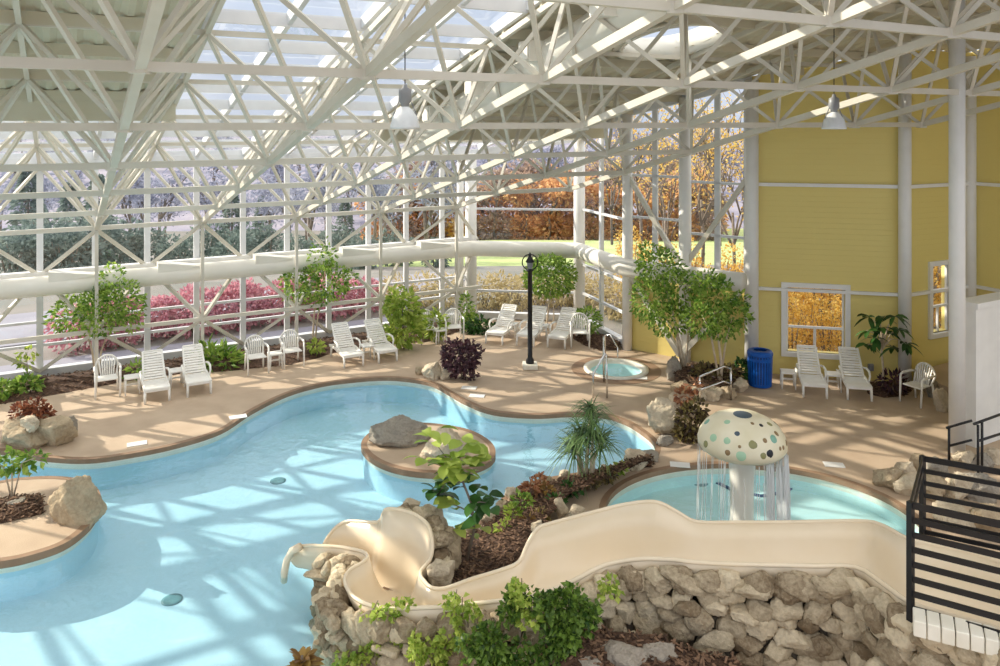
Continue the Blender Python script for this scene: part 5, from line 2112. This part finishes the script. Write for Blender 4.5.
# ivy on the rock wall
IV = 'leafy creepers hanging on the rock wall'
for i, (blobs, n, m, l) in enumerate([([(395, 608, 20, 6), (372, 612, 12, 6), (390, 628, 13, 10), (378, 645, 12, 10), (362, 655, 12, 10), (345, 662, 10, 8)], 420, 'bright', 'lime green creeper hanging under the slide bowl, leftmost of the creepers'), ([(432, 655, 18, 10), (450, 640, 12, 14), (420, 645, 9, 12)], 300, 'bright', 'lime creeper low on the rock wall, second from the left'),
                                      ([(462, 612, 12, 9), (468, 628, 10, 14), (455, 600, 10, 5)], 230, 'bright', 'light green creeper just under the slide rim'), ([(525, 605, 17, 15), (545, 625, 34, 26), (520, 642, 32, 24), (572, 625, 16, 24), (495, 655, 28, 14), (560, 655, 26, 14), (478, 640, 12, 10)], 2100, 'ivy', 'large dense dark green creeper covering the middle of the rock wall'),
                                      ([(522, 596, 9, 12), (532, 612, 10, 9)], 170, 'bright', 'bright yellow-green sprays on top of the dense creeper'), ([(610, 588, 8, 6), (604, 592, 6, 4)], 70, 'bright', 'small lime sprig on the stones right of the dense creeper'), ([(585, 612, 10, 9)], 110, 'ivy', 'small green tuft at the right margin of the dense creeper')]):
    d_ = {0: 8.62, 1: 8.35, 2: 8.3, 3: 7.95, 4: 7.9, 5: 8.05, 6: 7.95}[i]
    x0, y0 = blobs[0][0], blobs[0][1]
    org = PD(x0, y0, d_)
    t = thing('ivy_creeper', l, 'ivy', org, 0, IV)
    k = d_ / F
    b = MB()
    bl = [(PD(x, y, d_) - org, (rx * k, .10, ry * k)) for x, y, rx, ry in blobs]
    rv = random.Random(300 + i)
    sub = []
    for c_, r_ in bl:          # uneven tufts inside each mass, longer downwards
        for _ in range(6):
            sub.append((c_ + Vector((rv.uniform(-1, 1) * r_[0], rv.uniform(-.5, .5) * r_[1], rv.uniform(-1.15, .9) * r_[2])), (r_[0] * rv.uniform(.25, .5), .08, r_[2] * rv.uniform(.3, .6))))
    cloud(b, sub, int(n * 1.25), .066, .058, 90 + i, False, .2)
    b.build('foliage', M[m], t)
    b = MB()
    for c_, r_ in bl:
        b.tube([Vector((c_.x * .8, .1, c_.z + r_[2])), Vector((c_.x, .02, c_.z)), Vector((c_.x * 1.05, .06, c_.z - r_[2]))], .006, 5)
    b.build('vine', M['bark'], t, True)
# golden undergrowth right outside the yellow wall's windows
G7, L7 = 'golden undergrowth outside the right bays and yellow wall windows', 'golden leafy bush close outside the right glass bays or yellow wall windows'
p7 = None
for i, (px_, d, s_) in enumerate([(778, 23.5, 1.0), (792, 20.9, .5), (808, 21.3, .55), (826, 20.8, .5), (842, 21.2, .55), (648, 25.5, .75), (668, 24.5, .6), (690, 25.5, .8), (708, 24, .6), (728, 25, .75), (745, 23.5, .65), (632, 28, .8), (800, 26, 1.15), (822, 23.8, 1.05), (845, 25.5, 1.1), (868, 24, 1.0), (925, 23.5, 1.0), (945, 25, 1.1), (965, 23.8, 1.0)]):
    q = Vector(((px_ - 500) / F * d, d, -.35))
    if p7 is None:
        p7 = thing('golden_bush', L7, 'bush', q, 0, G7)
        b = MB()
        cloud(b, [((0, 0, .6), (1.0, .8, .7)), ((0, 0, 1.5), (.85, .8, 1.0)), ((.2, .1, 2.6), (.6, .6, .7))], 1500, .13, .09, 77, False, .3)
        b.build('foliage', M['gold'], p7)
        b = MB()
        for k in range(6):
            a = k * 1.05
            b.tube([Vector((.1 * math.cos(a), .1 * math.sin(a), -.1)), Vector((.3 * math.cos(a), .3 * math.sin(a), 1.4)), Vector((.6 * math.cos(a), .6 * math.sin(a), 2.6))], [.05, .03, .012], 6)
        b.build('stems', M['bark'], p7, True)
    else:
        dup(p7, q, i * 1.3, L7, G7, (s_, s_, s_))

# dark shrubbery beyond the road on the left
G8, L8 = 'dark green shrubs beyond the road', 'dark green shrub beyond the road outside the long glass wall'
p8 = None
for i, (px_, d, s_) in enumerate([(12, 33, 1.0), (40, 35, 1.2), (66, 33.5, 1.1), (92, 36, 1.3), (118, 38, 1.1), (150, 40, 1.0), (178, 37, .8), (206, 41, 1.1), (236, 39, .9), (262, 42, 1.1), (296, 40, .8), (330, 43, 1.0), (362, 41, .8), (396, 44, .9), (436, 42, .7)]):
    x = (px_ - 500) / F * d
    q = Vector((x, d, ter(x, d)))
    if p8 is None:
        p8 = thing('evergreen_shrub', L8, 'shrub', q, 0, G8)
        b = MB()
        cloud(b, [((0, 0, .9), (1.3, 1.1, 1.0)), ((.4, 0, 1.6), (.8, .8, .7))], 900, .26, .14, 88, False, .3)
        b.build('foliage', M['ever'], p8)
        b = MB()
        for k in range(5):
            a = k * 1.25
            b.tube([Vector((.1 * math.cos(a), .1 * math.sin(a), -.2)), Vector((.5 * math.cos(a), .5 * math.sin(a), 1.5))], [.05, .015], 6)
        b.build('stems', M['bark'], p8, True)
    else:
        dup(p8, q, i * 1.7, L8, G8, (s_, s_, s_))
